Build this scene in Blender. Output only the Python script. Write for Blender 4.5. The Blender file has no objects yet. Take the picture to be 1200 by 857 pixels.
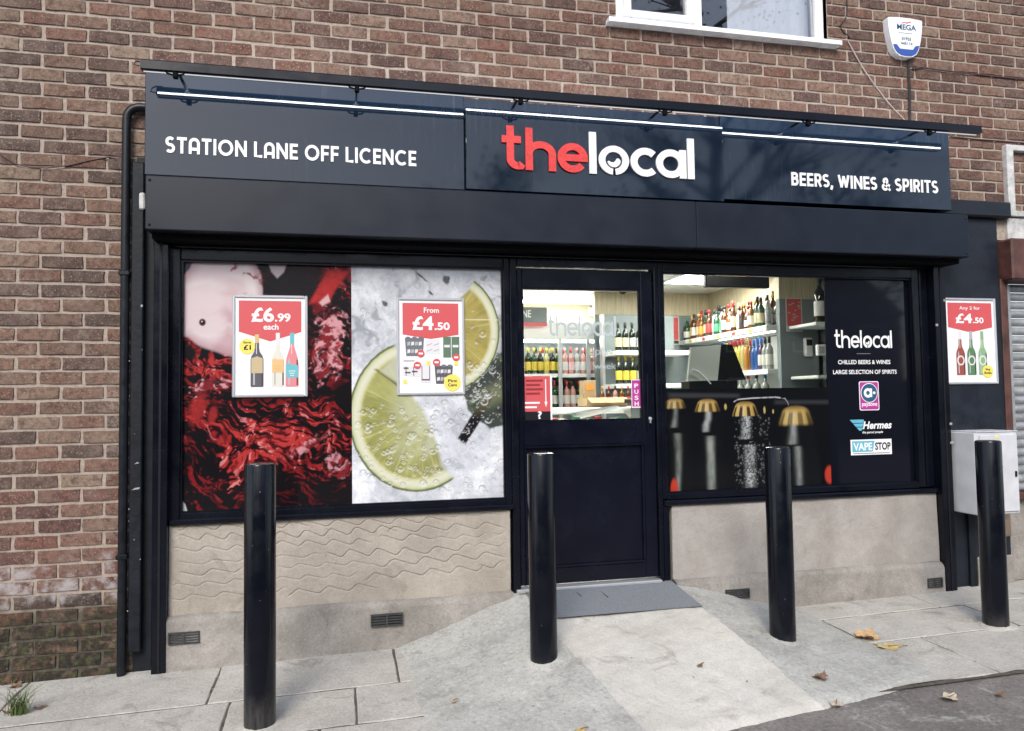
import bpy, math, random
import numpy as np
from mathutils import Matrix, Vector

random.seed(7)
rng = np.random.default_rng(7)
scene = bpy.context.scene
C = scene.collection

# ------------------------------------------------------------------ camera
CP = np.array([1.6539, -4.6841, 1.4590])
YAW, PITCH, ROLL, FPX = 0.223708, 0.046416, -0.0143907, 880.0
def cam_axes():
    cy, sy, cp, sp = math.cos(YAW), math.sin(YAW), math.cos(PITCH), math.sin(PITCH)
    f = np.array([sy * cp, cy * cp, sp]); r = np.array([cy, -sy, 0.0]); u = np.cross(r, f)
    cr, sr = math.cos(ROLL), math.sin(ROLL)
    return f, r * cr + u * sr, -r * sr + u * cr
CF, CR, CU = cam_axes()
cam_d = bpy.data.cameras.new('camera'); cam = bpy.data.objects.new('camera', cam_d); C.objects.link(cam)
cam_d.sensor_width = 36.0; cam_d.sensor_fit = 'HORIZONTAL'; cam_d.lens = FPX / 1200 * 36
cam_d.clip_start = 0.05; cam_d.clip_end = 2000
m = Matrix.Identity(4)
for i in range(3):
    m[i][0], m[i][1], m[i][2], m[i][3] = CR[i], CU[i], -CF[i], CP[i]
cam.matrix_world = m
scene.camera = cam

def ray(x, y):
    return CF + CR * (x - 600) / FPX - CU * (y - 428.5) / FPX
def at(x, y, Y=0.0):                       # photo pixel -> point on the plane y = Y
    d = ray(x, y); return CP + d * ((Y - CP[1]) / d[1])
def at_x(x, y, X):                         # photo pixel -> point on the plane x = X
    d = ray(x, y); return CP + d * ((X - CP[0]) / d[0])
def project(p):
    d = np.asarray(p) - CP; D = d @ CF
    return 600 + FPX * (d @ CR) / D, 428.5 - FPX * (d @ CU) / D

# ------------------------------------------------------------------ sky, sun, exposure (overcast)
SUN_EL, SUN_AZ = math.radians(38), math.radians(200)      # behind the camera, a little to the left
w = bpy.data.worlds.new('World'); scene.world = w; w.use_nodes = True
nt = w.node_tree; bg = nt.nodes['Background']
sky = nt.nodes.new('ShaderNodeTexSky'); sky.sky_type = 'NISHITA'; sky.sun_disc = False
sky.sun_elevation = SUN_EL; sky.sun_rotation = SUN_AZ
sky.air_density = 1.0; sky.dust_density = 1.2; sky.ozone_density = 1.0
hs = nt.nodes.new('ShaderNodeHueSaturation'); hs.inputs['Saturation'].default_value = 0.70
nt.links.new(sky.outputs[0], hs.inputs['Color']); nt.links.new(hs.outputs[0], bg.inputs['Color'])
bg.inputs['Strength'].default_value = 0.13
sun_d = bpy.data.lights.new('sun', 'SUN'); sun = bpy.data.objects.new('sun', sun_d); C.objects.link(sun)
sun_d.energy = 1.5; sun_d.angle = math.radians(25); sun_d.color = (1.0, 0.93, 0.84)
sdir = Vector((math.sin(SUN_AZ) * math.cos(SUN_EL), math.cos(SUN_AZ) * math.cos(SUN_EL), math.sin(SUN_EL)))
sun.rotation_euler = sdir.to_track_quat('Z', 'Y').to_euler(); sun.location = (0, -10, 12)
vs = scene.view_settings
vs.view_transform = 'Standard'; vs.look = 'None'; vs.gamma = 1.0; vs.exposure = 0.98; vs.use_curve_mapping = False
scene.render.engine = 'CYCLES'
scene.cycles.use_denoising = True
scene.cycles.max_bounces = 8; scene.cycles.transparent_max_bounces = 16
scene.cycles.sample_clamp_indirect = 6.0

# ------------------------------------------------------------------ helpers
ROOT = {}
class MB:
    """collects shapes; build() links them as one mesh object"""
    def __init__(s): s.v = []; s.f = []; s.mi = []; s.cur = 0
    def add(s, vs_, fs_):
        b = len(s.v); s.v += [tuple(map(float, q)) for q in vs_]
        for f in fs_: s.f.append(tuple(b + i for i in f)); s.mi.append(s.cur)
        return s
    def box(s, x0, x1, y0, y1, z0, z1, bev=0.0):
        if bev <= 0:
            return s.add([(x0,y0,z0),(x1,y0,z0),(x1,y1,z0),(x0,y1,z0),(x0,y0,z1),(x1,y0,z1),(x1,y1,z1),(x0,y1,z1)],
                  [(0,3,2,1),(4,5,6,7),(0,1,5,4),(1,2,6,5),(2,3,7,6),(3,0,4,7)])
        b = min(bev, (x1-x0)*.45, (y1-y0)*.45, (z1-z0)*.45)
        # chamfered box: 24 verts
        V = []; idx = {}
        X = (x0, x1); Y = (y0, y1); Z = (z0, z1); sg = (1, -1)
        for i in (0, 1):
            for j in (0, 1):
                for k in (0, 1):
                    for a in range(3):
                        p = [X[i] + sg[i]*b, Y[j] + sg[j]*b, Z[k] + sg[k]*b]
                        p[a] = (X[i], Y[j], Z[k])[a]
                        idx[i, j, k, a] = len(V); V.append(p)
        F = []
        for a in range(3):
            for e in (0, 1):
                q = [(0,0),(1,0),(1,1),(0,1)]
                fc = []
                for (u_, v_) in q:
                    c = [0,0,0]; c[a] = e; c[(a+1)%3] = u_; c[(a+2)%3] = v_
                    fc.append(idx[c[0], c[1], c[2], a])
                F.append(tuple(fc if e else fc[::-1]))
        for a in range(3):
            o1, o2 = (a+1)%3, (a+2)%3
            for e1 in (0,1):
                for e2 in (0,1):
                    fc = []
                    for (t_, ax) in ((0,o1),(1,o1),(1,o2),(0,o2)):
                        c = [0,0,0]; c[a] = t_; c[o1] = e1; c[o2] = e2
                        fc.append(idx[c[0],c[1],c[2],ax])
                    F.append(tuple(fc if (e1 == e2) else fc[::-1]))
        for i in (0,1):
            for j in (0,1):
                for k in (0,1):
                    fc = [idx[i,j,k,0], idx[i,j,k,1], idx[i,j,k,2]]
                    F.append(tuple(fc if (i+j+k) % 2 == 1 else fc[::-1]))
        return s.add(V, F)
    def quad(s, a, b, c, d): return s.add([a, b, c, d], [(0,1,2,3)])
    def plate(s, pts, y0, y1):
        """polygon of (x,z) points, front at y0 (towards the street), back at y1"""
        n = len(pts)
        ar = sum(pts[i][0]*pts[(i+1)%n][1] - pts[(i+1)%n][0]*pts[i][1] for i in range(n))
        if ar < 0: pts = pts[::-1]
        V = [(x, y0, z) for x, z in pts] + [(x, y1, z) for x, z in pts]
        F = [tuple(range(n)), tuple(range(2*n-1, n-1, -1))] + [(i, n+i, n+(i+1)%n, (i+1)%n) for i in range(n)]
        return s.add(V, F)
    def tube(s, pts, r, n=8, caps=True):
        pts = [Vector(p) for p in pts]; b = []; rs = r if isinstance(r, (list, tuple)) else [r]*len(pts)
        up = None; V = []; F = []
        for i, p in enumerate(pts):
            t = (pts[min(i+1, len(pts)-1)] - pts[max(i-1, 0)]).normalized()
            if up is None:
                a = Vector((0,0,1)) if abs(t.z) < .9 else Vector((1,0,0))
                up = (a - t*a.dot(t)).normalized()
            else: up = (up - t*up.dot(t)).normalized()
            sd = t.cross(up)
            for k in range(n):
                an = 2*math.pi*k/n; V.append(p + (up*math.cos(an) + sd*math.sin(an))*rs[i])
        for i in range(len(pts)-1):
            for k in range(n): F.append((i*n+k, i*n+(k+1)%n, (i+1)*n+(k+1)%n, (i+1)*n+k))
        if caps: F.append(tuple(range(n))[::-1]); F.append(tuple((len(pts)-1)*n + k for k in range(n)))
        return s.add(V, [f[::-1] for f in F])
    def lathe(s, prof, c=(0,0,0), n=12, mats=None):
        V = []; F = []
        for r, z in prof:
            for k in range(n):
                a = 2*math.pi*k/n; V.append((c[0]+r*math.cos(a), c[1]+r*math.sin(a), c[2]+z))
        b = len(s.v); s.v += V
        for i in range(len(prof)-1):
            for k in range(n):
                s.f.append((b+i*n+k, b+i*n+(k+1)%n, b+(i+1)*n+(k+1)%n, b+(i+1)*n+k)); s.mi.append(mats[i] if mats else s.cur)
        s.f.append(tuple(b+k for k in range(n))[::-1]); s.mi.append(mats[0] if mats else s.cur)
        s.f.append(tuple(b+(len(prof)-1)*n+k for k in range(n))); s.mi.append(mats[-1] if mats else s.cur)
        return s
    def mesh(s, name, mats, smooth=False, off=(0,0,0)):
        me = bpy.data.meshes.new(name)
        v = np.array(s.v, float) - np.array(off)
        me.from_pydata(v.tolist(), [], s.f)
        for m_ in (mats if isinstance(mats, (list, tuple)) else [mats]): me.materials.append(m_)
        me.polygons.foreach_set('material_index', s.mi)
        if smooth: me.polygons.foreach_set('use_smooth', [True]*len(s.f)); 
        me.update(); return me
    def build(s, name, mats, parent=None, smooth=False):
        off = ROOT.get(parent.name, (0,0,0)) if parent else (0,0,0)
        me = s.mesh(name, mats, smooth, off)
        o = bpy.data.objects.new(name, me); C.objects.link(o)
        if parent: o.parent = parent
        ROOT[o.name] = off
        return o
def auto_smooth(o, deg=35):
    me = o.data; me.polygons.foreach_set('use_smooth', [True]*len(me.polygons))
    try: me.set_sharp_from_angle(angle=math.radians(deg))
    except Exception: pass
    return o
def tag(o, label=None, cat=None, group=None, kind=None):
    if label: o['label'] = label
    if cat: o['category'] = cat
    if group: o['group'] = group
    if kind: o['kind'] = kind
    return o
def thing(name, label, cat, loc=(0,0,0), group=None, kind=None):
    o = bpy.data.objects.new(name, None); C.objects.link(o); o.location = loc; o.empty_display_size = .1
    ROOT[o.name] = tuple(loc)
    return tag(o, label, cat, group, kind)
def copy_tree(o, parent=None):
    c = o.copy(); C.objects.link(c); c.parent = parent
    for ch in list(o.children): copy_tree(ch, c)
    return c
def smooth01(x, a, b):
    t = np.clip((x-a)/(b-a), 0, 1); return t*t*(3-2*t)

# ------------------------------------------------------------------ materials
def new_mat(name):
    m_ = bpy.data.materials.new(name); m_.use_nodes = True
    return m_, m_.node_tree, m_.node_tree.nodes['Principled BSDF']
def N(nt_, typ, **kw):
    n = nt_.nodes.new(typ)
    for k, v in kw.items():
        if k in n.inputs: n.inputs[k].default_value = v
        else: setattr(n, k, v)
    return n
def ramp(nt_, fac, stops):
    r = nt_.nodes.new('ShaderNodeValToRGB'); nt_.links.new(fac, r.inputs[0])
    e = r.color_ramp.elements
    while len(e) < len(stops): e.new(0.5)
    for q, (p, c) in zip(e, stops): q.position = p; q.color = (*c, 1) if len(c) == 3 else c
    return r.outputs[0]
def mixc(nt_, fac, a, b, mode='MIX'):
    n = nt_.nodes.new('ShaderNodeMix'); n.data_type = 'RGBA'; n.blend_type = mode
    for sock, val in ((n.inputs[0], fac), (n.inputs[6], a), (n.inputs[7], b)):
        if hasattr(val, 'is_linked'): nt_.links.new(val, sock)
        elif isinstance(val, (int, float)): sock.default_value = val
        else: sock.default_value = (*val, 1) if len(val) == 3 else val
    return n.outputs[2]
def noise(nt_, scale, detail=4, rough=.55, vec=None, dist=0.0):
    n = N(nt_, 'ShaderNodeTexNoise'); n.inputs['Scale'].default_value = scale; n.inputs['Detail'].default_value = detail
    n.inputs['Roughness'].default_value = rough; n.inputs['Distortion'].default_value = dist
    if vec is not None: nt_.links.new(vec, n.inputs['Vector'])
    return n.outputs['Fac']
def wpos(nt_, scale=None):
    g = nt_.nodes.new('ShaderNodeNewGeometry'); o = g.outputs['Position']
    if scale:
        mp = nt_.nodes.new('ShaderNodeMapping'); mp.inputs['Scale'].default_value = scale; nt_.links.new(o, mp.inputs['Vector']); o = mp.outputs[0]
    return o
def math_(nt_, op, a, b=None, clamp=False):
    n = nt_.nodes.new('ShaderNodeMath'); n.operation = op; n.use_clamp = clamp
    for s_, v in zip(n.inputs, (a, b)):
        if v is None: continue
        if hasattr(v, 'is_linked'): nt_.links.new(v, s_)
        else: s_.default_value = v
    return n.outputs[0]
def maprange(nt_, v, a, b, c=0.0, d=1.0):
    n = nt_.nodes.new('ShaderNodeMapRange'); n.interpolation_type = 'SMOOTHSTEP'; nt_.links.new(v, n.inputs[0])
    for i, q in zip((1,2,3,4), (a,b,c,d)): n.inputs[i].default_value = q
    return n.outputs[0]
def bump(nt_, bs, h, strength=.3, dist=.01):
    b = N(nt_, 'ShaderNodeBump'); b.inputs['Strength'].default_value = strength; b.inputs['Distance'].default_value = dist
    nt_.links.new(h, b.inputs['Height']); nt_.links.new(b.outputs[0], bs.inputs['Normal'])
def simple(name, col, rough=.5, metal=0.0, var=0.0, vscale=8.0, bmp=0.0, bscale=60.0, spec=.5, coat=0.0):
    m_, t, b = new_mat(name)
    b.inputs['Roughness'].default_value = rough; b.inputs['Metallic'].default_value = metal
    b.inputs['Specular IOR Level'].default_value = spec
    if coat: b.inputs['Coat Weight'].default_value = coat; b.inputs['Coat Roughness'].default_value = .04
    if var > 0:
        f = noise(t, vscale, 5, .6, wpos(t))
        lo = tuple(c*(1-var) for c in col); hi = tuple(min(1, c*(1+var)) for c in col)
        t.links.new(ramp(t, f, [(.3, lo), (.7, hi)]), b.inputs['Base Color'])
        r2 = maprange(t, f, .3, .7, max(0.02, rough-.08), min(1, rough+.08)); t.links.new(r2, b.inputs['Roughness'])
    else: b.inputs['Base Color'].default_value = (*col, 1)
    if bmp > 0: bump(t, b, noise(t, bscale, 5, .6, wpos(t)), bmp, .004)
    return m_
def emit(name, col, strength):
    m_, t, b = new_mat(name); b.inputs['Base Color'].default_value = (.9,.9,.9,1)
    b.inputs['Emission Color'].default_value = (*col, 1); b.inputs['Emission Strength'].default_value = strength
    return m_

def brick_mat(name, per_object):
    m_, t, b = new_mat(name)
    if per_object:
        oi = t.nodes.new('ShaderNodeObjectInfo'); base = oi.outputs['Color']
    else:
        a = t.nodes.new('ShaderNodeAttribute'); a.attribute_name = 'bcol'; base = a.outputs['Color']
    P = wpos(t)
    n1 = noise(t, 34, 6, .75, P); n2 = noise(t, 95, 3, .65, P); n3 = noise(t, 9, 4, .6, P)
    dark = mixc(t, maprange(t, n1, .34, .60, .72, 0.0), base, (.045, .028, .026))
    dust = mixc(t, maprange(t, n2, .55, .68, 0, .62), dark, (.34, .27, .23))
    dust = mixc(t, maprange(t, n3, .42, .75, 0, .45), dust, (.21, .155, .125))
    smear = math_(t, 'MULTIPLY', maprange(t, noise(t, 1.7, 4, .6, P), .50, .70, 0, 1), maprange(t, noise(t, 60, 4, .7, P), .42, .6, 0, .7)); dust = mixc(t, smear, dust, (.30, .24, .20))
    # moss and algae near the foot of the wall, pale salt band above it
    sx = t.nodes.new('ShaderNodeSeparateXYZ'); t.links.new(P, sx.inputs[0])
    zn = math_(t, 'ADD', sx.outputs[2], math_(t, 'MULTIPLY', math_(t, 'SUBTRACT', noise(t, 5, 5, .65, P), .5), .55))
    salt = math_(t, 'MULTIPLY', maprange(t, zn, .36, .44), maprange(t, zn, .62, .50)) 
    salt = math_(t, 'MULTIPLY', salt, maprange(t, noise(t, 14, 4, .6, P), .38, .62, 0, .75))
    c = mixc(t, salt, dust, (.40, .38, .38))
    moss = math_(t, 'MULTIPLY', maprange(t, zn, .50, .20), maprange(t, noise(t, 13, 5, .7, P), .36, .54, .25, 1))
    mc = ramp(t, noise(t, 30, 4, .6, P), [(.35, (.014, .013, .011)), (.52, (.030, .029, .020)), (.68, (.060, .072, .026))])
    c = mixc(t, math_(t, 'MULTIPLY', moss, .93), c, mc)
    t.links.new(c, b.inputs['Base Color']); b.inputs['Roughness'].default_value = .92; b.inputs['Specular IOR Level'].default_value = .25
    bump(t, b, math_(t, 'ADD', n1, math_(t, 'MULTIPLY', n2, .5)), .75, .006)
    return m_
def mortar_mat():
    m_, t, b = new_mat('mortar'); P = wpos(t)
    n1 = noise(t, 40, 5, .65, P); n2 = noise(t, 3.0, 4, .6, P)
    c = ramp(t, n1, [(.25, (.245, .195, .165)), (.5, (.355, .295, .25)), (.75, (.44, .375, .325))])
    c = mixc(t, maprange(t, n2, .55, .8, 0, .3), c, (.28, .22, .195))
    sx = t.nodes.new('ShaderNodeSeparateXYZ'); t.links.new(P, sx.inputs[0])
    zn = math_(t, 'ADD', sx.outputs[2], math_(t, 'MULTIPLY', math_(t, 'SUBTRACT', noise(t, 6, 5, .65, P), .5), .4))
    moss = maprange(t, zn, .48, .22, 0, .9)
    c = mixc(t, moss, c, ramp(t, noise(t, 30, 4, .6, P), [(.4, (.03, .028, .024)), (.65, (.09, .085, .06))]))
    t.links.new(c, b.inputs['Base Color']); b.inputs['Roughness'].default_value = .95; b.inputs['Specular IOR Level'].default_value = .2
    bump(t, b, n1, .6, .006); return m_
def concrete_mat(name, c0, c1, c2, big=1.6, fine=110, stain=(.2,.19,.17), stain_amt=.5, rough=.88, speck=.35):
    m_, t, b = new_mat(name); P = wpos(t)
    n0 = noise(t, big, 6, .62, P, .4); n1 = noise(t, 16, 5, .7, P); n2 = noise(t, fine*.6, 4, .7, P); n3 = noise(t, 4.3, 6, .7, P, .8)
    c = ramp(t, n0, [(.28, c0), (.5, c1), (.72, c2)])
    c = mixc(t, maprange(t, n1, .35, .7, 0, .35), c, c0)
    c = mixc(t, maprange(t, n3, .54, .72, 0, stain_amt), c, stain)
    c = mixc(t, maprange(t, n2, .53, .64, 0, speck), c, tuple(q*.45 for q in c1))
    c = mixc(t, maprange(t, n2, .45, .36, 0, speck*.7), c, tuple(min(1, q*1.3) for q in c2))
    n4 = noise(t, 31, 5, .75, P); c = mixc(t, maprange(t, n4, .50, .64, 0, speck*.8), c, tuple(q*.62 for q in c1))
    t.links.new(c, b.inputs['Base Color']); b.inputs['Roughness'].default_value = rough; b.inputs['Specular IOR Level'].default_value = .3
    bump(t, b, math_(t, 'ADD', math_(t, 'MULTIPLY', n2, .8), n1), .7, .006); return m_
def glass_mat(name, tint=(1,1,1), refl=1.0, rough=.0):
    m_ = bpy.data.materials.new(name); m_.use_nodes = True; t = m_.node_tree; t.nodes.clear()
    out = t.nodes.new('ShaderNodeOutputMaterial'); mx = t.nodes.new('ShaderNodeMixShader')
    tr = t.nodes.new('ShaderNodeBsdfTransparent'); tr.inputs[0].default_value = (*tint, 1)
    gl = t.nodes.new('ShaderNodeBsdfGlossy'); gl.inputs['Roughness'].default_value = rough
    fr = t.nodes.new('ShaderNodeFresnel'); fr.inputs[0].default_value = 1.45
    t.links.new(math_(t, 'MULTIPLY', fr.outputs[0], refl), mx.inputs[0]); t.links.new(tr.outputs[0], mx.inputs[1]); t.links.new(gl.outputs[0], mx.inputs[2])
    t.links.new(mx.outputs[0], out.inputs[0]); return m_
def print_mat(name, coat=.55):
    m_, t, b = new_mat(name)
    a = t.nodes.new('ShaderNodeAttribute'); a.attribute_name = 'ink'
    t.links.new(a.outputs['Color'], b.inputs['Base Color'])
    b.inputs['Roughness'].default_value = .35; b.inputs['Specular IOR Level'].default_value = .2
    b.inputs['Coat Weight'].default_value = coat; b.inputs['Coat Roughness'].default_value = .03; b.inputs['Coat IOR'].default_value = 1.4
    return m_
def bollard_mat():
    m_, t, b = new_mat('scuffed_black_bollard_paint'); P = wpos(t)
    n1 = noise(t, 9, 5, .65, P); n2 = noise(t, 70, 2, .5, P); n3 = noise(t, 26, 5, .7, wpos(t, (1, 1, .12)))
    c = ramp(t, n1, [(.3, (.0028, .0036, .0075)), (.7, (.0055, .0066, .0105))])
    c = mixc(t, maprange(t, n2, .755, .78, 0, .55), c, (.34, .34, .33))
    c = mixc(t, maprange(t, n3, .62, .76, 0, .035), c, (.16, .15, .14))
    sx = t.nodes.new('ShaderNodeSeparateXYZ'); t.links.new(P, sx.inputs[0])
    foot = math_(t, 'MULTIPLY', maprange(t, math_(t, 'ADD', sx.outputs[2], math_(t, 'MULTIPLY', n1, .2)), .24, .10), maprange(t, n3, .35, .65, .03, .20))
    c = mixc(t, foot, c, (.22, .205, .185)); t.links.new(c, b.inputs['Base Color'])
    t.links.new(maprange(t, math_(t, 'ADD', n1, math_(t, 'MULTIPLY', n3, .4)), .5, .9, .11, .24), b.inputs['Roughness']); b.inputs['Specular IOR Level'].default_value = .30
    return m_
M = {}
M['brick'] = brick_mat('brick_fired_clay', True); M['brick_far'] = brick_mat('brick_fired_clay_far', False); M['mortar'] = mortar_mat()
M['navy_gloss'] = simple('navy_gloss_composite', (.0050,.0110,.0235), .045, 0, 0, 3, 0, 60, .52)
def panel_mat(name, col, rough, spec, warp):
    m_, t, b = new_mat(name); P = wpos(t)
    d = noise(t, 40, 4, .7, wpos(t, (1, 1, .08))); g = noise(t, 2.5, 4, .6, P)
    c = mixc(t, math_(t, 'MULTIPLY', maprange(t, d, .52, .72, 0, .05), maprange(t, g, .4, .7)), col, (.30, .30, .29)); t.links.new(c, b.inputs['Base Color'])
    t.links.new(maprange(t, g, .35, .70, rough, rough*1.5), b.inputs['Roughness']); b.inputs['Specular IOR Level'].default_value = spec
    bump(t, b, noise(t, 1.6, 2, .5, P), warp, .02); return m_
M['navy_gloss'] = panel_mat('navy_gloss_panel', (.0050,.0110,.0235), .045, .52, .06)
M['navy_satin'] = simple('navy_satin_powder_coat', (.0085,.0120,.0215), .38, 0, .18, 4, .08, 220, .30)
M['black_frame'] = simple('black_aluminium_frame', (.0042,.0052,.0098), .20, 0, .2, 6, 0, 60, .25)
M['door_black'] = simple('door_blue_black', (.0040,.0050,.0115), .22, 0, .2, 5, .04, 90, .28)
M['timber_black'] = simple('painted_black_timber', (.0075,.0100,.0145), .55, 0, .45, 14, .5, 45, .25)
M['pier_black'] = simple('painted_black_render', (.010,.013,.021), .45, 0, .35, 7, .35, 40, .35)
M['bollard_plain'] = simple('bollard_gloss_black', (.0032,.0042,.0095), .13, 0, .25, 12, .03, 60, .5)
M['pipe'] = simple('black_pipe', (.0065,.0080,.0115), .42, 0, .4, 18, .15, 80, .3)
M['white_pvc'] = simple('white_upvc', (.80,.81,.83), .3, 0, .06, 5)
M['white'] = simple('white_plastic', (.80,.80,.80), .45)
M['white_ink'] = simple('white_vinyl', (.82,.82,.83), .4)
M['grey_ink'] = simple('grey_vinyl', (.22,.23,.25), .4)
M['black_vinyl'] = simple('black_window_vinyl', (.0038,.0045,.010), .3, 0, 0, 3, 0, 60, .15, .6)
M['red_letter'] = simple('red_acrylic', (.66,.045,.040), .35, 0, .22, 60)
M['white_letter'] = simple('white_acrylic_letter', (.86,.86,.87), .35)
M['poster_red'] = simple('poster_red', (.58,.085,.095), .45)
M['poster_white'] = simple('poster_white', (.80,.81,.84), .4)
M['silver'] = simple('silver_snap_frame', (.62,.63,.66), .32, .55)
M['yellow'] = simple('yellow_sticker', (.78,.66,.13), .45)
M['black_ink'] = simple('black_ink', (.010,.010,.014), .6, 0, 0, 3, 0, 60, .2)
M['magenta'] = simple('magenta_sticker', (.42,.035,.27), .4)
M['blue_ink'] = simple('petrol_blue_ink', (.02,.09,.17), .4)
M['cyan_ink'] = simple('cyan_ink', (.12,.42,.55), .4)
M['navy_blue'] = simple('alarm_blue', (.03,.08,.34), .35)
M['steel'] = simple('galvanised_steel', (.36,.37,.38), .5, .5, .25, 12, .1, 60)
M['rust_brown'] = simple('rust_brown_paint', (.085,.035,.028), .55, 0, .5, 9, .3, 40)
M['flaky_white'] = simple('weathered_white_paint', (.50,.50,.49), .6, 0, .35, 14, .35, 45)
M['cabinet'] = simple('grey_white_cabinet', (.56,.57,.60), .42, 0, .10, 7, .05, 60)
M['cable_black'] = simple('black_cable', (.02,.018,.018), .6); M['cable_brown'] = simple('brown_cable', (.075,.035,.035), .6); M['cable_white'] = simple('pale_cable', (.42,.34,.32), .6)
M['render'] = concrete_mat('sand_cement_render', (.30,.265,.225), (.385,.345,.298), (.45,.405,.355), 3.0, 150, (.22,.19,.16), .6, .9, .22)
M['render_grey'] = concrete_mat('grey_cement_render', (.27,.245,.225), (.36,.335,.31), (.43,.40,.375), 3.2, 150, (.22,.20,.185), .5, .9, .15)
M['plinth'] = concrete_mat('old_cement_plinth', (.20,.185,.165), (.29,.27,.245), (.38,.355,.325), 3.6, 130, (.13,.12,.11), .7, .9, .3)
M['slab'] = concrete_mat('paving_slab', (.34,.325,.295), (.45,.432,.395), (.54,.52,.48), 2.6, 120, (.20,.18,.155), .75, .9, .38)
M['wing'] = concrete_mat('grey_cement_wing', (.31,.308,.288), (.41,.408,.382), (.50,.497,.467), 3.0, 85, (.21,.20,.18), .6, .9, .42)
M['ramp'] = concrete_mat('pale_concrete_ramp', (.44,.422,.385), (.555,.535,.492), (.625,.605,.56), 2.2, 140, (.31,.28,.24), .8, .88, .24)
M['asphalt'] = concrete_mat('worn_asphalt', (.115,.105,.098), (.185,.170,.158), (.245,.228,.21), 2.4, 95, (.42,.42,.40), .75, .92, .6)
M['mat'] = simple('grey_entrance_mat', (.19,.205,.225), .95, 0, .18, 90, .6, 260, .2)
M['threshold'] = simple('aluminium_threshold', (.55,.56,.58), .4, .6)
M['glass'] = glass_mat('window_glass', (.96,.98,.97), .9)
M['house_glass'] = glass_mat('house_window_glass', (.97,.98,.99), 1.3)
M['cast_iron'] = simple('dark_vent', (.035,.036,.038), .6, 0, .4, 40, .2, 90)
M['led'] = emit('led_strip', (.96,.98,1.0), 28.0)
M['bollard'] = bollard_mat()
M['chip'] = simple('chipped_paint_white', (.30,.30,.29), .7)
M['led_dim'] = emit('led_diffuser_edge', (.96,.98,1.0), 0.28)
M['void'] = simple('matt_black_and_shade', (.004,.0045,.006), .8, 0, 0, 3, 0, 60, .1)  # near-black: painted shade below the shutter box, also lintel panel and bracket flanges
# ================================================================== SETTING
def G(x, y):                                # pavement height: rises to the right, falls to the road
    return -.047 + .0174*np.clip(x, -6, 12) + .028*np.clip(y, -6, 0)
def sheet(name, x0, x1, y0, y1, nx, ny, fn, mat, parent=None, edge=None, kind=None, warp=None):
    xs = np.linspace(x0, x1, nx+1); ys = np.linspace(y0, y1, ny+1); mb = MB()
    V = []
    for j, y in enumerate(ys):
        for i, x in enumerate(xs):
            X, Y = (x, y) if warp is None else warp(x, y, i/nx, j/ny)
            V.append((X, Y, float(fn(X, Y))))
    F = [(j*(nx+1)+i, j*(nx+1)+i+1, (j+1)*(nx+1)+i+1, (j+1)*(nx+1)+i) for j in range(ny) for i in range(nx)]
    mb.add(V, F); o = mb.build(name, mat, parent, True)
    if kind: o['kind'] = kind
    return o
# road / ground reaching the horizon
def road():
    gx = [-400, -60, -20] + list(np.linspace(-6, 12, 37)) + [24, 70, 400]
    gy = [-400, -60, -20, -12] + list(np.linspace(-6, .6, 23)) + [30, 400]
    V = [(x, y, float(G(x, y)) - .012) for y in gy for x in gx]; n = len(gx)
    F = [(j*n+i, j*n+i+1, (j+1)*n+i+1, (j+1)*n+i) for j in range(len(gy)-1) for i in range(n-1)]
    o = MB().add(V, F).build('road', M['asphalt'], None, True); o['kind'] = 'structure'
    o['label'] = 'worn brown-grey asphalt strip in front of the pavement'
road()
# paving slabs, each its own piece
pav = thing('pavement', 'pale concrete slab pavement along the shop front', None, (0,0,0), None, 'structure')
def slab(x0, x1, y0, y1, tilt=None, edge_rag=0.0):
    g = .0025; x0 += g; x1 -= g; y0 += g; y1 -= g
    nx = max(3, int((x1-x0)/.10)); ny = max(3, int((y1-y0)/.10))
    t0 = random.uniform(.0015, .004); tx = random.uniform(-.002, .002); ty = random.uniform(-.002, .002)
    cx, cy = (x0+x1)/2, (y0+y1)/2
    xs = np.concatenate([[x0, x0+.008], np.linspace(x0, x1, nx+1)[1:-1], [x1-.008, x1]]); ys = np.concatenate([[y0, y0+.008], np.linspace(y0, y1, ny+1)[1:-1], [y1-.008, y1]])
    V = []; nX, nY = len(xs), len(ys)
    jit = lambda k: .004*math.sin(k*17.3 + x0*9 + y0*5) + .003*math.sin(k*41.7 + x0*3)
    for j, y in enumerate(ys):
        for i, x in enumerate(xs):
            e = (i in (0, nX-1)) or (j in (0, nY-1))
            X = x + (jit(y) if i in (0, nX-1) else 0); Y = y + (jit(x) if j in (0, nY-1) else 0)
            if edge_rag and j == 0: Y += edge_rag*(math.sin(x*3.1)+.5*math.sin(x*13.7+1)+random.uniform(-.5, .5))
            V.append((X, Y, float(G(X, Y)) + t0 + tx*(x-cx) + ty*(y-cy) - (.0065 if e else 0)))
    F = [(j*nX+i, j*nX+i+1, (j+1)*nX+i+1, (j+1)*nX+i) for j in range(nY-1) for i in range(nX-1)]
    b = len(V)
    ring = [i for i in range(nX)] + [(j+1)*nX-1 for j in range(1, nY)] + [(nY-1)*nX+i for i in range(nX-2, -1, -1)] + [j*nX for j in range(nY-2, 0, -1)]
    V += [(V[k][0], V[k][1], V[k][2]-.05) for k in ring]
    F += [(ring[k], b+k, b+(k+1) % len(ring), ring[(k+1) % len(ring)]) for k in range(len(ring))]
    MB().add(V, F).build('slab', M['slab'], pav, False)
rows_l = [(0.0, -.585, [-1.9, -.9, -.02, .985, 1.95, 2.75]), (-.585, -1.02, [-2.2, -1.25, -.30, 1.10, 1.72, 2.35, 2.9]), (-1.02, -1.50, [-1.6, -.7, .2, 1.05, 1.55, 2.2, 2.95])]
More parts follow.
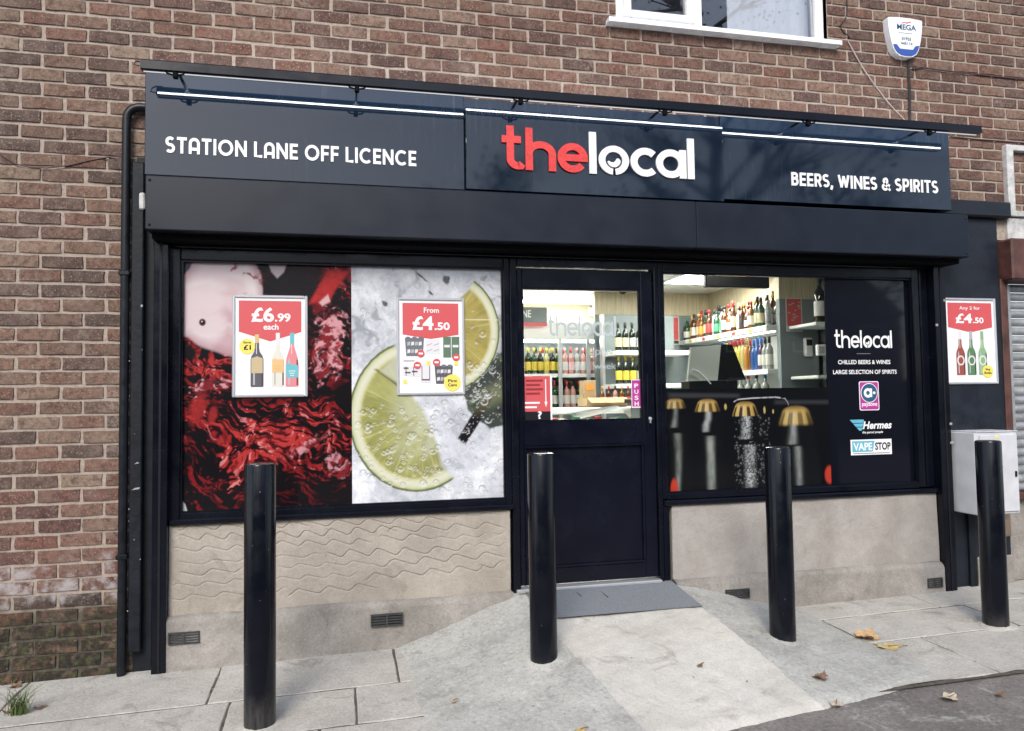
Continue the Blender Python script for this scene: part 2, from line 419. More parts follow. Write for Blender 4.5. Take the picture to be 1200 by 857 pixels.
rows_r = [(0.0, -.36, [3.5, 4.4, 5.55, 6.5, 7.4, 8.4]), (-.36, -.80, [3.5, 4.65, 5.72, 6.8, 7.9, 8.9]), (-.80, -1.36, [3.4, 4.15, 5.0, 6.05, 7.0, 8.0])]
for rw in (rows_l, rows_r):
    for q, (y1, y0, xs) in enumerate(rw):
        for a, b in zip(xs[:-1], xs[1:]): slab(a, b, y0, y1, edge_rag=.014 if q == 2 else 0)
sheet('joint_fill', -2.3, 9, -1.38, .02, 60, 12, lambda X, Y: G(X, Y) - .0012, simple('dirt_in_joints', (.085,.075,.062), .95, 0, .5, 25, .4, 80), pav)
# ramp up to the door with two flared wings
RT, RF = .245, -1.50                        # top height, foot
def ramp_z(y): return RT + (G(3.2, RF) + .012 - RT) * np.clip((-.06 - y)/(-.06 - RF), 0, 1)
RXL = lambda y: 2.71 + (.05 - y)*.165       # left and right ramp edges drift to the right towards the road
RXR = lambda y: 3.755 + (.05 - y)*.085
rp = thing('ramp', 'pale concrete wheelchair ramp with flared sides up to the door', None, (0,0,0), None, 'structure')
def rough(x, y):
    return math.sin(x*31+y*13)*.4 + math.sin(x*67-y*41+1)*.3 + math.sin(x*23-y*59+2)*.4 + math.sin(x*113+y*87)*.25 + math.sin(x*9.7+y*5)*.6
def ramp_deck():
    def wv(x, y, u, v):
        yy = .02 + v*(RF - .20); rag = .12*(u-.5)*smooth01(v, .8, 1.0)
        return RXL(yy) + u*(RXR(yy) - RXL(yy)) + (.003*math.sin(v*23)+.003*math.sin(v*57+1)+.002*math.sin(v*131) if u in (0, 1) else 0), yy + rag
    sheet('ramp_deck', 0, 1, 0, 1, 70, 80, lambda X, Y: ramp_z(Y) + .004*math.sin(X*6+Y*3) + .003*rough(X, Y) - .55*max(0, RF + .03 - Y + .12*(X-3.45)), M['ramp'], rp, warp=wv)
    def toe_l(v): return 1.93 + .17*v + .03*math.sin(v*9)
    def wl(x, y, u, v):
        yy = .03 + v*(-1.70 - .03); return toe_l(v) + u*(RXL(yy) + .004 - toe_l(v)), yy
    def zl(X, Y):
        v = (.03 - Y)/1.73; u = (X - toe_l(v))/(RXL(Y) - toe_l(v)); u = min(max(u, 0), 1)
        s = u*u*(3-2*u)*.45 + u*.55
        return G(X, Y)*(1-s) + (ramp_z(Y) - .003)*s + .006*min(1, u*6) - .02*(1 - min(1, u*30))
    sheet('ramp_wing', 0, 1, 0, 1, 70, 70, lambda X, Y: zl(X, Y) + .003*rough(X, Y) - .5*max(0, -1.56 - Y), M['wing'], rp, warp=wl)
    def toe_r(v): return 4.60 + .03*v + .08*math.sin(v*3) + .02*math.sin(v*11)
    def wr(x, y, u, v):
        yy = .03 + v*(-1.60 - .03); return RXR(yy) - .004 + u*(toe_r(v) - RXR(yy)), yy
    def zr(X, Y):
        v = (.03 - Y)/1.63; u = (toe_r(v) - X)/(toe_r(v) - RXR(Y)); u = min(max(u, 0), 1)
        s = u*u*(3-2*u)*.45 + u*.55
        return G(X, Y)*(1-s) + (ramp_z(Y) - .003)*s + .006*min(1, u*6) - .02*(1 - min(1, u*30))
    sheet('ramp_wing', 0, 1, 0, 1, 60, 70, lambda X, Y: zr(X, Y) + .003*rough(X, Y) - .6*max(0, -1.41 - Y + .16*(X-3.9)), M['wing'], rp, warp=wr)
ramp_deck()
# entrance mat
mt = thing('entrance_mat', 'grey ribbed entrance mat lying at the top of the ramp', 'mat', (3.2, -.2, .25))
def mat_w(x, y, u, v):
    yy = -.012 + v*(-.405); return RXL(yy)+.045 + u*(RXR(yy) - RXL(yy) - .045), yy
sheet('mat_sheet', 0, 1, 0, 1, 20, 10, lambda X, Y: ramp_z(Y) + .013, M['mat'], mt, warp=mat_w)
for k, (a, b) in enumerate(((.30, .12), (.46, .16))):
    md = MB(); md.tube([(RXL(-.05)+.045+a*1.0, -.03, ramp_z(-.03)+.012), (RXL(-.05)+.045+a*1.0+.03, -.05-b, ramp_z(-.05-b)+.012)], .004, 6); md.build('mat_seam', M['black_ink'], mt)

# ================================================================== BRICK WALL
BW, BH = .2286, .0825
OPEN = dict(x0=3.475, x1=5.10, z0=3.985, z1=5.25)
wall = thing('brick_wall', 'brown brick wall with pale mortar around and above the shop front', 'wall', (0, 0, 0))
mo = MB()
def mrect(x0, x1, z0, z1): mo.box(x0, x1, 0.0, .10, z0, z1)
mrect(-2.2, .66, -.5, 5.4); mrect(.66, 3.475, 2.62, 5.4); mrect(3.475, 5.10, 2.62, 3.985); mrect(3.475, 5.10, 5.25, 5.4); mrect(5.10, 9.0, 2.62, 5.4)
mo.build('mortar_bed', M['mortar'], wall)
def brick_mesh(k):
    r = random.Random(k); hx, hz = (BW-.0135)/2, (BH-.0145)/2; d = .0075
    nx, nz = 4, 2; V = []; F = []
    for j in range(nz+1):
        for i in range(nx+1):
            e = i in (0, nx) or j in (0, nz)
            c = (i in (0, nx)) and (j in (0, nz))
            V.append((-hx+2*hx*i/nx + (r.uniform(-.0030, .0030)) + (math.copysign(.003, nx/2-i) if i in (0,nx) else 0),
                      -d + (.0 if e else -.0008) + r.uniform(-.0012, .0012) + (.002 if c else 0),
                      -hz+2*hz*j/nz + r.uniform(-.0024, .0024) + (math.copysign(.002, nz/2-j) if j in (0,nz) else 0)))
    for j in range(nz):
        for i in range(nx): a = j*(nx+1)+i; F.append((a, a+1, a+nx+2, a+nx+1))
    ring = list(range(nx+1)) + [(j+1)*(nx+1)-1 for j in range(1, nz+1)] + [nz*(nx+1)+i for i in range(nx-1, -1, -1)] + [j*(nx+1) for j in range(nz-1, 0, -1)]
    b = len(V)
    for q in ring:
        x, y, z = V[q]; V.append((max(-hx, min(hx, x*1.03)) + r.uniform(-.001, .001), .004, max(-hz, min(hz, z*1.05))))
    n = len(ring); F += [(ring[q], b+q, b+(q+1) % n, ring[(q+1) % n]) for q in range(n)]
    return V, F
BM = [brick_mesh(k) for k in range(24)]
BME = []
for V, F in BM:
    me = bpy.data.meshes.new('brick'); me.from_pydata(V, [], F); me.materials.append(M['brick']); BME.append(me)
PAL = [((.140,.076,.058), 3.0), ((.085,.047,.040), 2.6), ((.185,.102,.072), 3.0), ((.220,.142,.102), 2.2), ((.265,.19,.14), 1.0), ((.060,.038,.037), 2.0), ((.175,.078,.056), 1.8)]
def brick_col(r, x, z):
    t = r.random()*sum(p[1] for p in PAL); c = PAL[0][0]
    for col, wgt in PAL:
        t -= wgt
        if t <= 0: c = col; break
    if x < .6 and .45 < z < 1.02: c = tuple(.45*a + .55*b for a, b in zip(c, (.165, .078, .064)))     # redder courses low on the left
    elif x < .6 and z > 1.0: c = tuple(.72*a + .28*b for a, b in zip(c, (.21, .155, .118)))
    elif x > .6: c = tuple(.62*a + .38*b for a, b in zip(c, (.160, .086, .064)))
    f = r.uniform(.85, 1.15); return tuple(a*f for a in c)
cand = []
rr = random.Random(3)
for row in range(-22, 47):
    z = 3.6 - row*BH
    off = 0 if row % 2 == 0 else .5
    if z < -.25 or z > 5.38: continue
    for n in range(-9, 40):
        xc = (n + off + .5)*BW
        if rr.random() < .0: continue
        xa, xb = xc - BW/2, xc + BW/2
        if xa < -2.1 or xb > 8.9: continue
        if xc > .60 and z < 2.95 and xc < 5.93: continue
        if xc >= 5.93 and z < 2.86 and xc < 6.60: continue
        if xc >= 6.55 and z < 2.80: continue
        if OPEN['z0']-.03 < z < OPEN['z1'] and xb > OPEN['x0']+.01 and xa < OPEN['x1']-.01:
            if xa >= OPEN['x0']-.02 and xb <= OPEN['x1']+.02: continue
            if xa < OPEN['x0']: xb = OPEN['x0']
            else: xa = OPEN['x1']
            if xb - xa < .04: continue
            xc = (xa+xb)/2
        sc = (xb-xa)/BW
        corners = [project((q, 0, z+s*BH/2)) for q in (xa, xb) for s in (-1, 1)]
        us = [c[0] for c in corners]; vv = [c[1] for c in corners]
        vis = max(us) > 2 and min(us) < 1198 and max(vv) > 2 and min(vv) < 855
        size = (min(1200, max(us)) - max(0, min(us))) * (min(857, max(vv)) - max(0, min(vv))) if vis else 0
        hidden = (.60 < xc < 5.95 and z < 3.33) or (xc > .5 and xc < .62 and z < 3.2)
        cand.append((0 if hidden else size, xc, z, sc, brick_col(rr, xc, z), rr.randrange(24), rr.random() < .5))
cand.sort(key=lambda q: -q[0])
for q, (size, x, z, sc, col, k, flip) in enumerate(cand[:300]):
    o = bpy.data.objects.new('brick', BME[k]); C.objects.link(o); o.parent = wall
    o.location = (x + rr.uniform(-.004, .004), rr.uniform(-.003, .0015), z + rr.uniform(-.003, .003)); o.scale = (sc*(-1 if flip else 1), 1, 1); o.color = (*col, 1)
    o.rotation_euler = (rr.uniform(-.012, .012), rr.uniform(-.004, .004), rr.uniform(-.006, .006))
far = MB(); fc = []
for size, x, z, sc, col, k, flip in cand[300:]:
    V, F = BM[k]; s = -1 if flip else 1
    far.add([(x + v[0]*sc*s, v[1], z + v[2]) for v in V], F); fc += [(*col, 1)]*len(V)
fo = far.build('bricks_beyond', M['brick_far'], wall); fo['kind'] = 'stuff'
ca = fo.data.color_attributes.new('bcol', 'FLOAT_COLOR', 'POINT'); ca.data.foreach_set('color', np.array(fc, np.float32).ravel())
# sheared mortar reveal round the upper window is part of the wall
rv = MB(); rv.box(OPEN['x0']-.09, OPEN['x0'], .002, .22, OPEN['z0'], OPEN['z1']).box(OPEN['x1'], OPEN['x1']+.09, .002, .22, OPEN['z0'], OPEN['z1'])
rv.build('window_reveal', M['mortar'], wall)

# ------------------------------------------------------------------ upper window
uw = thing('house_window', 'white plastic framed window with sill in the brick wall above the sign', 'window', (4.29, 0, 3.98))
x0, x1, z0, z1 = OPEN['x0']+.004, OPEN['x1']-.004, OPEN['z0'], OPEN['z1']
fr = MB(); Yf0, Yf1 = .028, .10
fr.box(x0, x0+.062, Yf0, Yf1, z0+.004, z1, .006).box(x1-.062, x1, Yf0, Yf1, z0+.004, z1, .006)
fr.box(x0+.062, x1-.062, Yf0+.002, Yf1, z0+.004, z0+.070, .006).box(x0+.062, x1-.062, Yf0+.002, Yf1, z1-.065, z1-.001, .006)
mx = at(818, 0, .03)[0]
fr.box(mx-.035, mx+.028, Yf0+.001, Yf1, z0+.071, z1-.066, .006)
fr.build('window_frame', M['white_pvc'], uw)
sa = MB(); a0, a1 = x0+.062, mx-.036
sa.box(a0, a0+.055, .006, .075, z0+.072, z1-.067, .008).box(a1-.055, a1, .006, .075, z0+.072, z1-.067, .008).box(a0+.0551, a1-.0551, .007, .075, z0+.072, z0+.130, .008).box(a0+.0551, a1-.0551, .007, .075, z1-.122, z1-.067, .008)
so = sa.build('opening_sash', M['white_pvc'], uw)
MB().box(a0+.05, a1-.05, .045, .052, z0+.12, z1-.11).build('pane', M['house_glass'], so)
MB().box(mx+.02, x1-.055, .06, .067, z0+.06, z1-.06).build('pane', M['house_glass'], uw)
sl = MB(); sl.plate([(3.40, 3.972), (5.165, 3.972), (5.165, 4.003), (3.40, 4.003)], -.075, .03); sl.build('sill', M['white_pvc'], uw)
# room behind it: pale curtain, a few things on the sill
rm = MB(); rm.box(x0-.3, x1+.3, 2.4, 2.45, 3.6, 5.4).box(x0-.35, x0-.3, .13, 2.4, 3.6, 5.4).box(x1+.3, x1+.35, .13, 2.4, 3.6, 5.4).box(x0-.3, x1+.3, .13, 2.4, 5.38, 5.43).box(x0-.3, x1+.3, .13, 2.4, 3.55, 3.6)
tag(rm.build('upper_room', simple('pale_room_paint', (.55,.56,.62), .8), None), 'pale lilac room walls seen through the upper window', 'room')
cv = MB(); 
for k in range(40):
    pass
cur = []
def curtain(xa, xb, y, za, zb, nm, lab, mat):
    n = int((xb-xa)/.012); mb = MB(); V = []
    for i in range(n+1):
        x = xa+(xb-xa)*i/n; yy = y + .004*math.sin(i*.75) + .006*math.sin(i*.31+1)
        V += [(x, yy, za), (x, yy, zb)]
    mb.add(V, [(2*i, 2*i+2, 2*i+3, 2*i+1) for i in range(n)]); tag(mb.build(nm, mat, None, True), lab, 'curtain')
curtain(4.42, 5.08, .20, 4.0, 5.3, 'curtain', 'pale net curtain behind the right pane of the upper window', simple('curtain_cloth', (.78,.80,.86), .9))
ts = MB(); ts.lathe([(.03,0),(.045,.01),(.05,.05),(.045,.10),(.03,.13),(.012,.14)], (at(866, 20, .2)[0], .19, 4.0), 12)
tag(auto_smooth(ts.build('white_jar', M['white'], None)), 'small white rounded jar standing inside the upper window', 'jar')

# ------------------------------------------------------------------ stall risers (rendered low walls) and plinth
def riser(name, label, xa, xb, waves):
    t = thing(name, label, 'low wall', ((xa+xb)/2, 0, 0))
    zt, zl = .775, .262
    cell = .0032 if waves else .03
    nx = int((xb-xa)/cell); nz = int((zt-zl)/cell)
    X = np.linspace(xa, xb, nx+1); Z = np.linspace(zl, zt, nz+1); XX, ZZ = np.meshgrid(X, Z)
    D = .004*np.sin(XX*5+ZZ*3) + .003*np.sin(XX*11-ZZ*9)
    if waves:
        r = random.Random(5)
        wl = [.738, .685, .625, .560, .490, .420, .355]
        for k, zc in enumerate(wl):
            xs0 = 0
            segs = []; xx = xa + r.uniform(.0, .05)
            while xx < xb - .05:
                L = r.uniform(.35, .9); segs.append((xx, min(xb-.02, xx+L), r.uniform(.010, .021), r.uniform(.13, .19), r.uniform(0, 6), r.uniform(-.014, .014), r.uniform(-.03, .03))); xx += L*r.uniform(.86, 1.02)
            for (s0, s1, am, wlen, ph, dz, sl_) in segs:
                if k == 6 and r.random() < .5: continue
                arg = 2*math.pi*(X - s0)/wlen + ph
                zz = zc + dz + sl_*(X - (s0+s1)/2) + am*np.sin(arg + .5*np.sin(arg))
                slope = np.gradient(zz, X)
                dist = np.abs(ZZ - zz[None, :])/np.sqrt(1+slope[None, :]**2)
                env = smooth01(X, s0, s0+.03)*(1-smooth01(X, s1-.05, s1))
                D += env[None, :]*(am*.42*np.exp(-(dist/.0028)**2))
    V = np.stack([XX, -.030 + D, ZZ], -1).reshape(-1, 3)
    V = [tuple(v) for v in V]; n = nx+1
    F = [(j*n+i, j*n+i+1, (j+1)*n+i+1, (j+1)*n+i) for j in range(nz) for i in range(nx)]
    RMAT = M['render'] if waves else M['render_grey']
    MB().add(V, F).build('render_face', RMAT, t, True)
    MB().box(xa, xb, -.018, .10, -.1, zt-.002).build('wall_core', RMAT, t)
    # plinth with a sloping rounded ledge
    pr = [(-.078, -.25), (-.078, .225), (-.074, .243), (-.062, .256), (-.030, .266), (-.012, .268)]
    xs = np.linspace(xa-.002, xb+.002, int((xb-xa)/.05)+1); V = []
    for i, x in enumerate(xs):
        for q, (y, z) in enumerate(pr): V.append((x, y + .006*math.sin(x*4.1+q) + .003*math.sin(x*13), z + (.004*math.sin(x*7+q*.5) if q > 0 else 0)))
    m_ = len(pr); F = [(i*m_+q, (i+1)*m_+q, (i+1)*m_+q+1, i*m_+q+1) for i in range(len(xs)-1) for q in range(m_-1)]
    F += [tuple(range(m_))[::-1], tuple((len(xs)-1)*m_+q for q in range(m_))]
    MB().add(V, F).build('plinth', M['plinth'], t, True)
    return t
rl = riser('stall_riser', 'cream rendered low wall with scratched wavy lines under the left window', .692, 2.685, True)
rr_ = riser('stall_riser', 'smooth grey-beige rendered low wall under the right window', 3.785, 5.845, False)
def vent(xa, xb, za, zb, label):
    t = thing('vent_grille', label, 'vent', ((xa+xb)/2, -.08, za), 'air vents along the plinth')
    y0, y1 = -.094, -.066; m_ = MB()
    m_.box(xa, xb, y0, y1, zb-.008, zb).box(xa, xb, y0, y1, za, za+.008).box(xa, xa+.008, y0, y1, za+.008, zb-.008).box(xb-.008, xb, y0, y1, za+.008, zb-.008)
    xm = (xa+xb)/2; m_.box(xm-.006, xm+.006, y0+.001, y1, za+.008, zb-.008)
    m_.build('vent_frame', M['cast_iron'], t)
    n = 3
    for k in range(n):
        z = za+.012 + (zb-za-.024)*(k+.5)/n
        MB().plate([(xa+.009, z-.0045), (xb-.009, z-.0045), (xb-.009, z+.0035), (xa+.009, z+.0035)], y0+.004, y1).build('vent_slat', M['cast_iron'], t)
    MB().box(xa+.004, xb-.004, y1-.003, y1+.012, za+.004, zb-.004).build('vent_void', M['black_ink'], t)
vent(.702, .868, .118, .184, 'dark air vent in the plinth beside the left black post')
vent(1.818, 2.008, .128, .198, 'dark air vent in the plinth under the lime picture')
vent(4.125, 4.300, .125, .186, 'dark air vent in the plinth just right of the ramp')
vent(5.690, 5.815, .092, .158, 'dark air vent in the plinth beside the right black post')
# ================================================================== LETTERING HELPERS
_dg = bpy.context.evaluated_depsgraph_get
def text_mesh(body, bold=0.0, spacing=1.0, shear=0.0):
    cu = bpy.data.curves.new('lettering', 'FONT'); cu.body = body; cu.size = 1.0; cu.offset = bold; cu.space_character = spacing
    cu.shear = shear; cu.resolution_u = 4
    o = bpy.data.objects.new('lettering', cu); C.objects.link(o); bpy.context.view_layer.update()
    me = bpy.data.meshes.new_from_object(o.evaluated_get(_dg()))
    v = np.zeros(len(me.vertices)*3); me.vertices.foreach_get('co', v); v = v.reshape(-1, 3)
    f = [tuple(p.vertices) for p in me.polygons]
    bpy.data.objects.remove(o); bpy.data.curves.remove(cu); bpy.data.meshes.remove(me)
    return v, f
def words(body, X0, X1, Z0, Y, mat, parent, height=None, bold=.012, spacing=1.0, shear=0.0, name='lettering', vertical=False):
    """flat print on the wall plane: from X0 to X1, baseline Z0; height = height of the inked box, None keeps proportions"""
    v, f = text_mesh(body, bold, spacing, shear)
    mn, mx_ = v.min(0), v.max(0); s = (X1-X0)/(mx_[0]-mn[0]); sz = s if height is None else height/(mx_[1]-mn[1])
    base = 0 if height is None else mn[1]
    P = [(X0 + (p[0]-mn[0])*s, Y, Z0 + (p[1]-base)*sz) for p in v]
    return MB().add(P, f).build(name, mat, parent)
def arc(cx, cy, rx, ry, a0, a1, n=18):
    return [(cx + rx*math.cos(math.radians(a0+(a1-a0)*i/n)), cy + ry*math.sin(math.radians(a0+(a1-a0)*i/n))) for i in range(n+1)]
def ribbon(mb, pts, t, y0, y1):
    """thick stroke along pts (x,z), closed if the ends meet"""
    pts = [np.array(p, float) for p in pts]; n = len(pts); closed = np.linalg.norm(pts[0]-pts[-1]) < 1e-6
    L, R_ = [], []
    for i in range(n):
        if closed: a, b = pts[(i-1) % (n-1)], pts[(i+1) % (n-1)]
        else: a, b = pts[max(i-1, 0)], pts[min(i+1, n-1)]
        d = b-a; d = d/np.linalg.norm(d); nn = np.array([-d[1], d[0]])
        k = 1.0
        if 0 < i < n-1:
            d1 = pts[i]-pts[i-1]; d1 /= np.linalg.norm(d1); k = 1/max(.5, abs(d1 @ d))
        L.append(pts[i]+nn*t/2*k); R_.append(pts[i]-nn*t/2*k)
    V = []
    for l, r in zip(L, R_): V += [(l[0], y0, l[1]), (r[0], y0, r[1]), (l[0], y1, l[1]), (r[0], y1, r[1])]
    F = []
    for i in range(n-1):
        a, b = 4*i, 4*i+4
        F += [(a, a+1, b+1, b), (a, b, b+2, a+2), (a+1, a+3, b+3, b+1)]
    if not closed: F += [(0, 2, 3, 1), (4*n-4, 4*n-3, 4*n-1, 4*n-2)]
    mb.add(V, F)
T_ = .185; lo, hi = T_/2, 1-T_/2
GL = {   # strokes on the unit cap height, width
 'S': ([arc(.29, .5+(hi-.5)/2, .215, (hi-.5)/2, 35, 270) + arc(.29, .5-(hi-.5)/2, .225, (hi-.5)/2, 90, -145)[1:]], .60),
 'T': ([[(0, hi), (.64, hi)], [(.32, 0), (.32, .95)]], .64),
 'A': ([[(lo, 0)] + [(lo, .62)] + arc(.36, .64, .36-lo, hi-.64, 180, 0) + [(.72-lo, .62), (.72-lo, 0)], [(lo, .30), (.72-lo, .30)]], .72),
 'I': ([[(lo, 0), (lo, 1)]], T_), 'L': ([[(lo, 1), (lo, lo), (.55, lo)]], .55),
 'E': ([[(lo, 0), (lo, 1)], [(lo, hi), (.56, hi)], [(lo, .5), (.52, .5)], [(lo, lo), (.56, lo)]], .56),
 'F': ([[(lo, 0), (lo, 1)], [(lo, hi), (.56, hi)], [(lo, .48), (.52, .48)]], .56),
 'O': ([arc(.5, .5, .5-lo, .5-lo, 0, 360, 36)], 1.0), 'C': ([arc(.48, .5, .48-lo, .5-lo, 47, 313, 30)], .86),
 'N': ([[(lo, 0), (lo, 1)], [(lo, .93), (.78-lo, .07)], [(.78-lo, 0), (.78-lo, 1)]], .78),
 'B': ([[(lo, 0), (lo, 1)], [(lo, hi), (.32, hi)] + arc(.34, .73, .17, hi-.73, 90, -90)[1:] + [(lo, .54)], [(lo, .53), (.34, .53)] + arc(.36, .31, .18, .31-lo, 90, -90)[1:] + [(lo, lo)]], .63),
 'R': ([[(lo, 0), (lo, 1)], [(lo, hi), (.33, hi)] + arc(.35, .68, .19, hi-.68, 90, -90)[1:] + [(lo, .45)], [(.33, .45), (.56, .02)]], .64),
 'P': ([[(lo, 0), (lo, 1)], [(lo, hi), (.33, hi)] + arc(.35, .67, .19, hi-.67, 90, -90)[1:] + [(lo, .43)]], .62),
 'W': ([[(.08, 1), (.32, .06)], [(.32, .06), (.54, .92)], [(.54, .92), (.76, .06)], [(.76, .06), (1.0, 1)]], 1.08),
 ',': ([[(.13, .16), (.04, -.16)]], .2),
 '&': ([[(.78, .02), (.22, .62)] + arc(.36, .74, .17, .17, 200, -30, 12) + [(.30, .50)] + arc(.30, .27, .21, .19, 120, 300, 14) + [(.56, .22), (.72, .50)]], .82),
}
def sign_words(body, X0, X1, Z0, H, y0, y1, mat, parent, gap=.13, space=.36):
    x = 0; pos = []
    for ch in body:
        if ch == ' ': x += space; continue
        pos.append((ch, x)); x += GL[ch][1] + gap
    W_ = x - gap; sx = (X1-X0)/W_
    for ch, px in pos:
        mb = MB()
        for k, st in enumerate(GL[ch][0]):
            m2 = MB(); ribbon(m2, st, T_, y0 - .0004*k, y1)
            mb.add([(X0 + (px + v[0])*sx, v[1], Z0 + v[2]*H) for v in m2.v], m2.f)
        mb.build('letter', mat, parent)
def logo(X0, X1, Z0, H, y0, y1, mat_the, mat_loc, parent, t=.165, letters=True, name='letter'):
    """'thelocal' in round lower case, the o holding a wine glass; units: ascender = 1"""
    x_h = .70; r = x_h/2 - t/2
    G_ = []
    G_.append(([[(.19, 1.02), (.19, .25)] + arc(.37, .24, .18, .24-t/2, 180, 285, 10)[1:] + [(.46, t/2+.06)], [(.0, .70), (.43, .70)]], 0.0, 0))
    G_.append(([[(t/2, 0), (t/2, 1.0)], [(t/2, .34)] + arc(.345, .39, .265, .39-.085-t/2+.0, 180, 0, 16) + [(.61, .36), (.61, 0)]], .53, 0))
    G_.append(([arc(.35, x_h/2, .35-t/2, x_h/2-t/2, -38, -360, 30), [(t*.6, x_h/2), (.70, x_h/2)]], 1.26, 0))
    G_.append(([[(t/2, 0), (t/2, 1.0)]], 2.00, 1))
    G_.append(('o', 2.22, 1))
    G_.append(([arc(.36, x_h/2, .36-t/2, x_h/2-t/2, 45, 315, 30)], 2.98, 1))
    G_.append(([arc(.36, x_h/2, .36-t/2, x_h/2-t/2, 0, 360, 34), [(.66, 0), (.66, x_h)]], 3.60, 1))
    G_.append(([[(t/2, 0), (t/2, 1.0)]], 4.38, 1))
    W_ = 4.38 + t; sx = (X1-X0)/W_
    whole = MB()
    for st, px, c in G_:
        mb = MB(); m2 = MB()
        if st == 'o':
            R = x_h/2; ri = .205
            outer = arc(.36, R, .36, R, -84, 264, 40); inner = arc(.36, R, ri, ri, -84, 264, 40)
            V = []; F = []
            for a, b in zip(outer, inner): V += [(a[0], y0, a[1]), (b[0], y0, b[1]), (a[0], y1, a[1]), (b[0], y1, b[1])]
            for i in range(40):
                a, b = 4*i, 4*i+4; F += [(a, a+1, b+1, b), (a, b, b+2, a+2), (a+1, a+3, b+3, b+1)]
            m2.add(V, F)
            # the wine in the bowl: lower crescent with a wave on top
            bowl = arc(.36, R-.01, .155, .155, 188, 362, 16)
            wave = [(.47, R+.05), (.43, R+.045), (.39, R-.02), (.34, R-.055), (.28, R-.05), (.24, R-.02)]
            m2.plate(bowl + wave, y0-.0006, y1)
            ribbon(m2, [(.18, .60), (.36, .605), (.54, .60)], .02, y0-.001, y1)
        else:
            for k, s_ in enumerate(st): ribbon(m2, s_, t, y0 - .0005*k, y1)
        P = [(X0 + (px + v[0])*sx, v[1], Z0 + v[2]*H) for v in m2.v]
        if letters: mb.add(P, m2.f).build(name, mat_loc if c else mat_the, parent)
        else: whole.add(P, m2.f)
    if not letters: whole.build(name, mat_loc, parent)

# ================================================================== SHOP FRONT
# shutter guide rails to the ground either side
gl_ = thing('shutter_guide_rail', 'black steel shutter guide post left of the wine picture', 'post', (.65, -.05, -.03), 'shutter guide rails')
MB().box(.612, .690, -.085, .05, -.06, 2.45, .004).box(.690, .700, -.04, .02, .80, 2.45).build('rail', M['black_frame'], gl_)
MB().box(.645, .657, -.089, -.082, -.04, 2.44).build('rail_slot', M['black_ink'], gl_)
gr_ = thing('shutter_guide_rail', 'black steel shutter guide post right of the dark window', 'post', (5.9, -.05, .05), 'shutter guide rails')
MB().box(5.850, 5.945, -.085, .05, .02, 2.45, .004).build('rail', M['black_frame'], gr_)
MB().box(5.892, 5.904, -.089, -.082, .03, 2.44).build('rail_slot', M['black_ink'], gr_)
ch = MB()
for (x, z, l) in ((5.945, 1.235, .05), (5.950, 1.10, .07), (5.86, 1.95, .05), (5.93, 2.13, .03)):
    ch.box(x-l*.30, x+l*.12, -.0905, -.084, z, z+.018, .002)
ch.build('paint_chips', M['chip'], gr_)['kind'] = 'stuff'
# dark recess and timber post and brick return at the left
MB().box(.50, .640, -.012, .05, -.06, 2.9).build('recess_board', M['timber_black'], gl_)
tb = thing('timber_post', 'chipped black timber post beside the drainpipe', 'post', (.515, -.05, .06))
MB().box(.487, .552, -.062, -.014, .085, 2.86, .006).build('post_board', M['timber_black'], tb)
ch = MB(); r_ = random.Random(4)
for k in range(9):
    z = r_.uniform(.2, 2.8); x = r_.choice((.487, .515, .550)) + r_.uniform(-.004, .002); n_ = 5; s_ = r_.uniform(.0015, .004)
    ch.plate([(x + s_*r_.uniform(.5, 1.2)*math.cos(a), z + 1.5*s_*r_.uniform(.5, 1.2)*math.sin(a)) for a in np.linspace(0, 5.0, n_)], -.0632, -.060)
ch.plate([(.50, .985), (.54, .99), (.545, 1.0), (.52, .998)], -.0632, -.060).plate([(.513, 1.13), (.54, 1.135), (.53, 1.143)], -.0632, -.060).plate([(.54, 2.02), (.552, 2.024), (.549, 2.036), (.54, 2.034)], -.0632, -.060)
ch.build('paint_chips', M['chip'], tb)['kind'] = 'stuff'
MB().box(.528, .560, -.075, -.058, 2.58, 2.68, .008).build('pale_bracket', M['flaky_white'], tb)
dp = thing('drainpipe', 'thin black drainpipe curving behind the left end of the sign', 'pipe', (.46, -.045, -.05))
pts = [(.452, -.045, z) for z in np.linspace(-.06, 3.11, 12)] + [(.452 + .075*(1-math.cos(a)), -.045, 3.11 + .075*math.sin(a)) for a in np.linspace(.2, math.pi/2, 7)] + [(.66, -.045, 3.185)]
auto_smooth(MB().tube(pts, .0245, 12).build('pipe_run', M['pipe'], dp), 50)
for z in (2.2, .6): MB().box(.422, .482, -.074, .0, z, z+.03, .006).build('pipe_clip', M['pipe'], dp)

# left display window
lw = thing('shop_window', 'left display window covered by red wine and lime slice pictures', 'window', (1.7, 0, .79))
f = MB(); YF = -.028
f.box(.694, .744, YF, .06, .79, 2.375, .005).box(2.664, 2.705, YF, .06, .79, 2.375, .005)
f.box(.744, 2.664, YF+.001, .06, 2.306, 2.374, .005).box(.744, 2.664, YF+.001, .06, .79, .838, .005)
f.build('window_frame', M['black_frame'], lw)
MB().box(.690, 2.712, -.055, .0, .772, .806, .008).build('window_sill', M['black_frame'], lw)
f = MB()   # thin glazing bead
f.box(.744, .756, -.012, .02, .838, 2.306).box(2.654, 2.664, -.012, .02, .838, 2.306).box(.756, 2.654, -.012, .02, 2.296, 2.306).box(.756, 2.654, -.012, .02, .838, .848)
f.build('glazing_bead', M['black_frame'], lw)
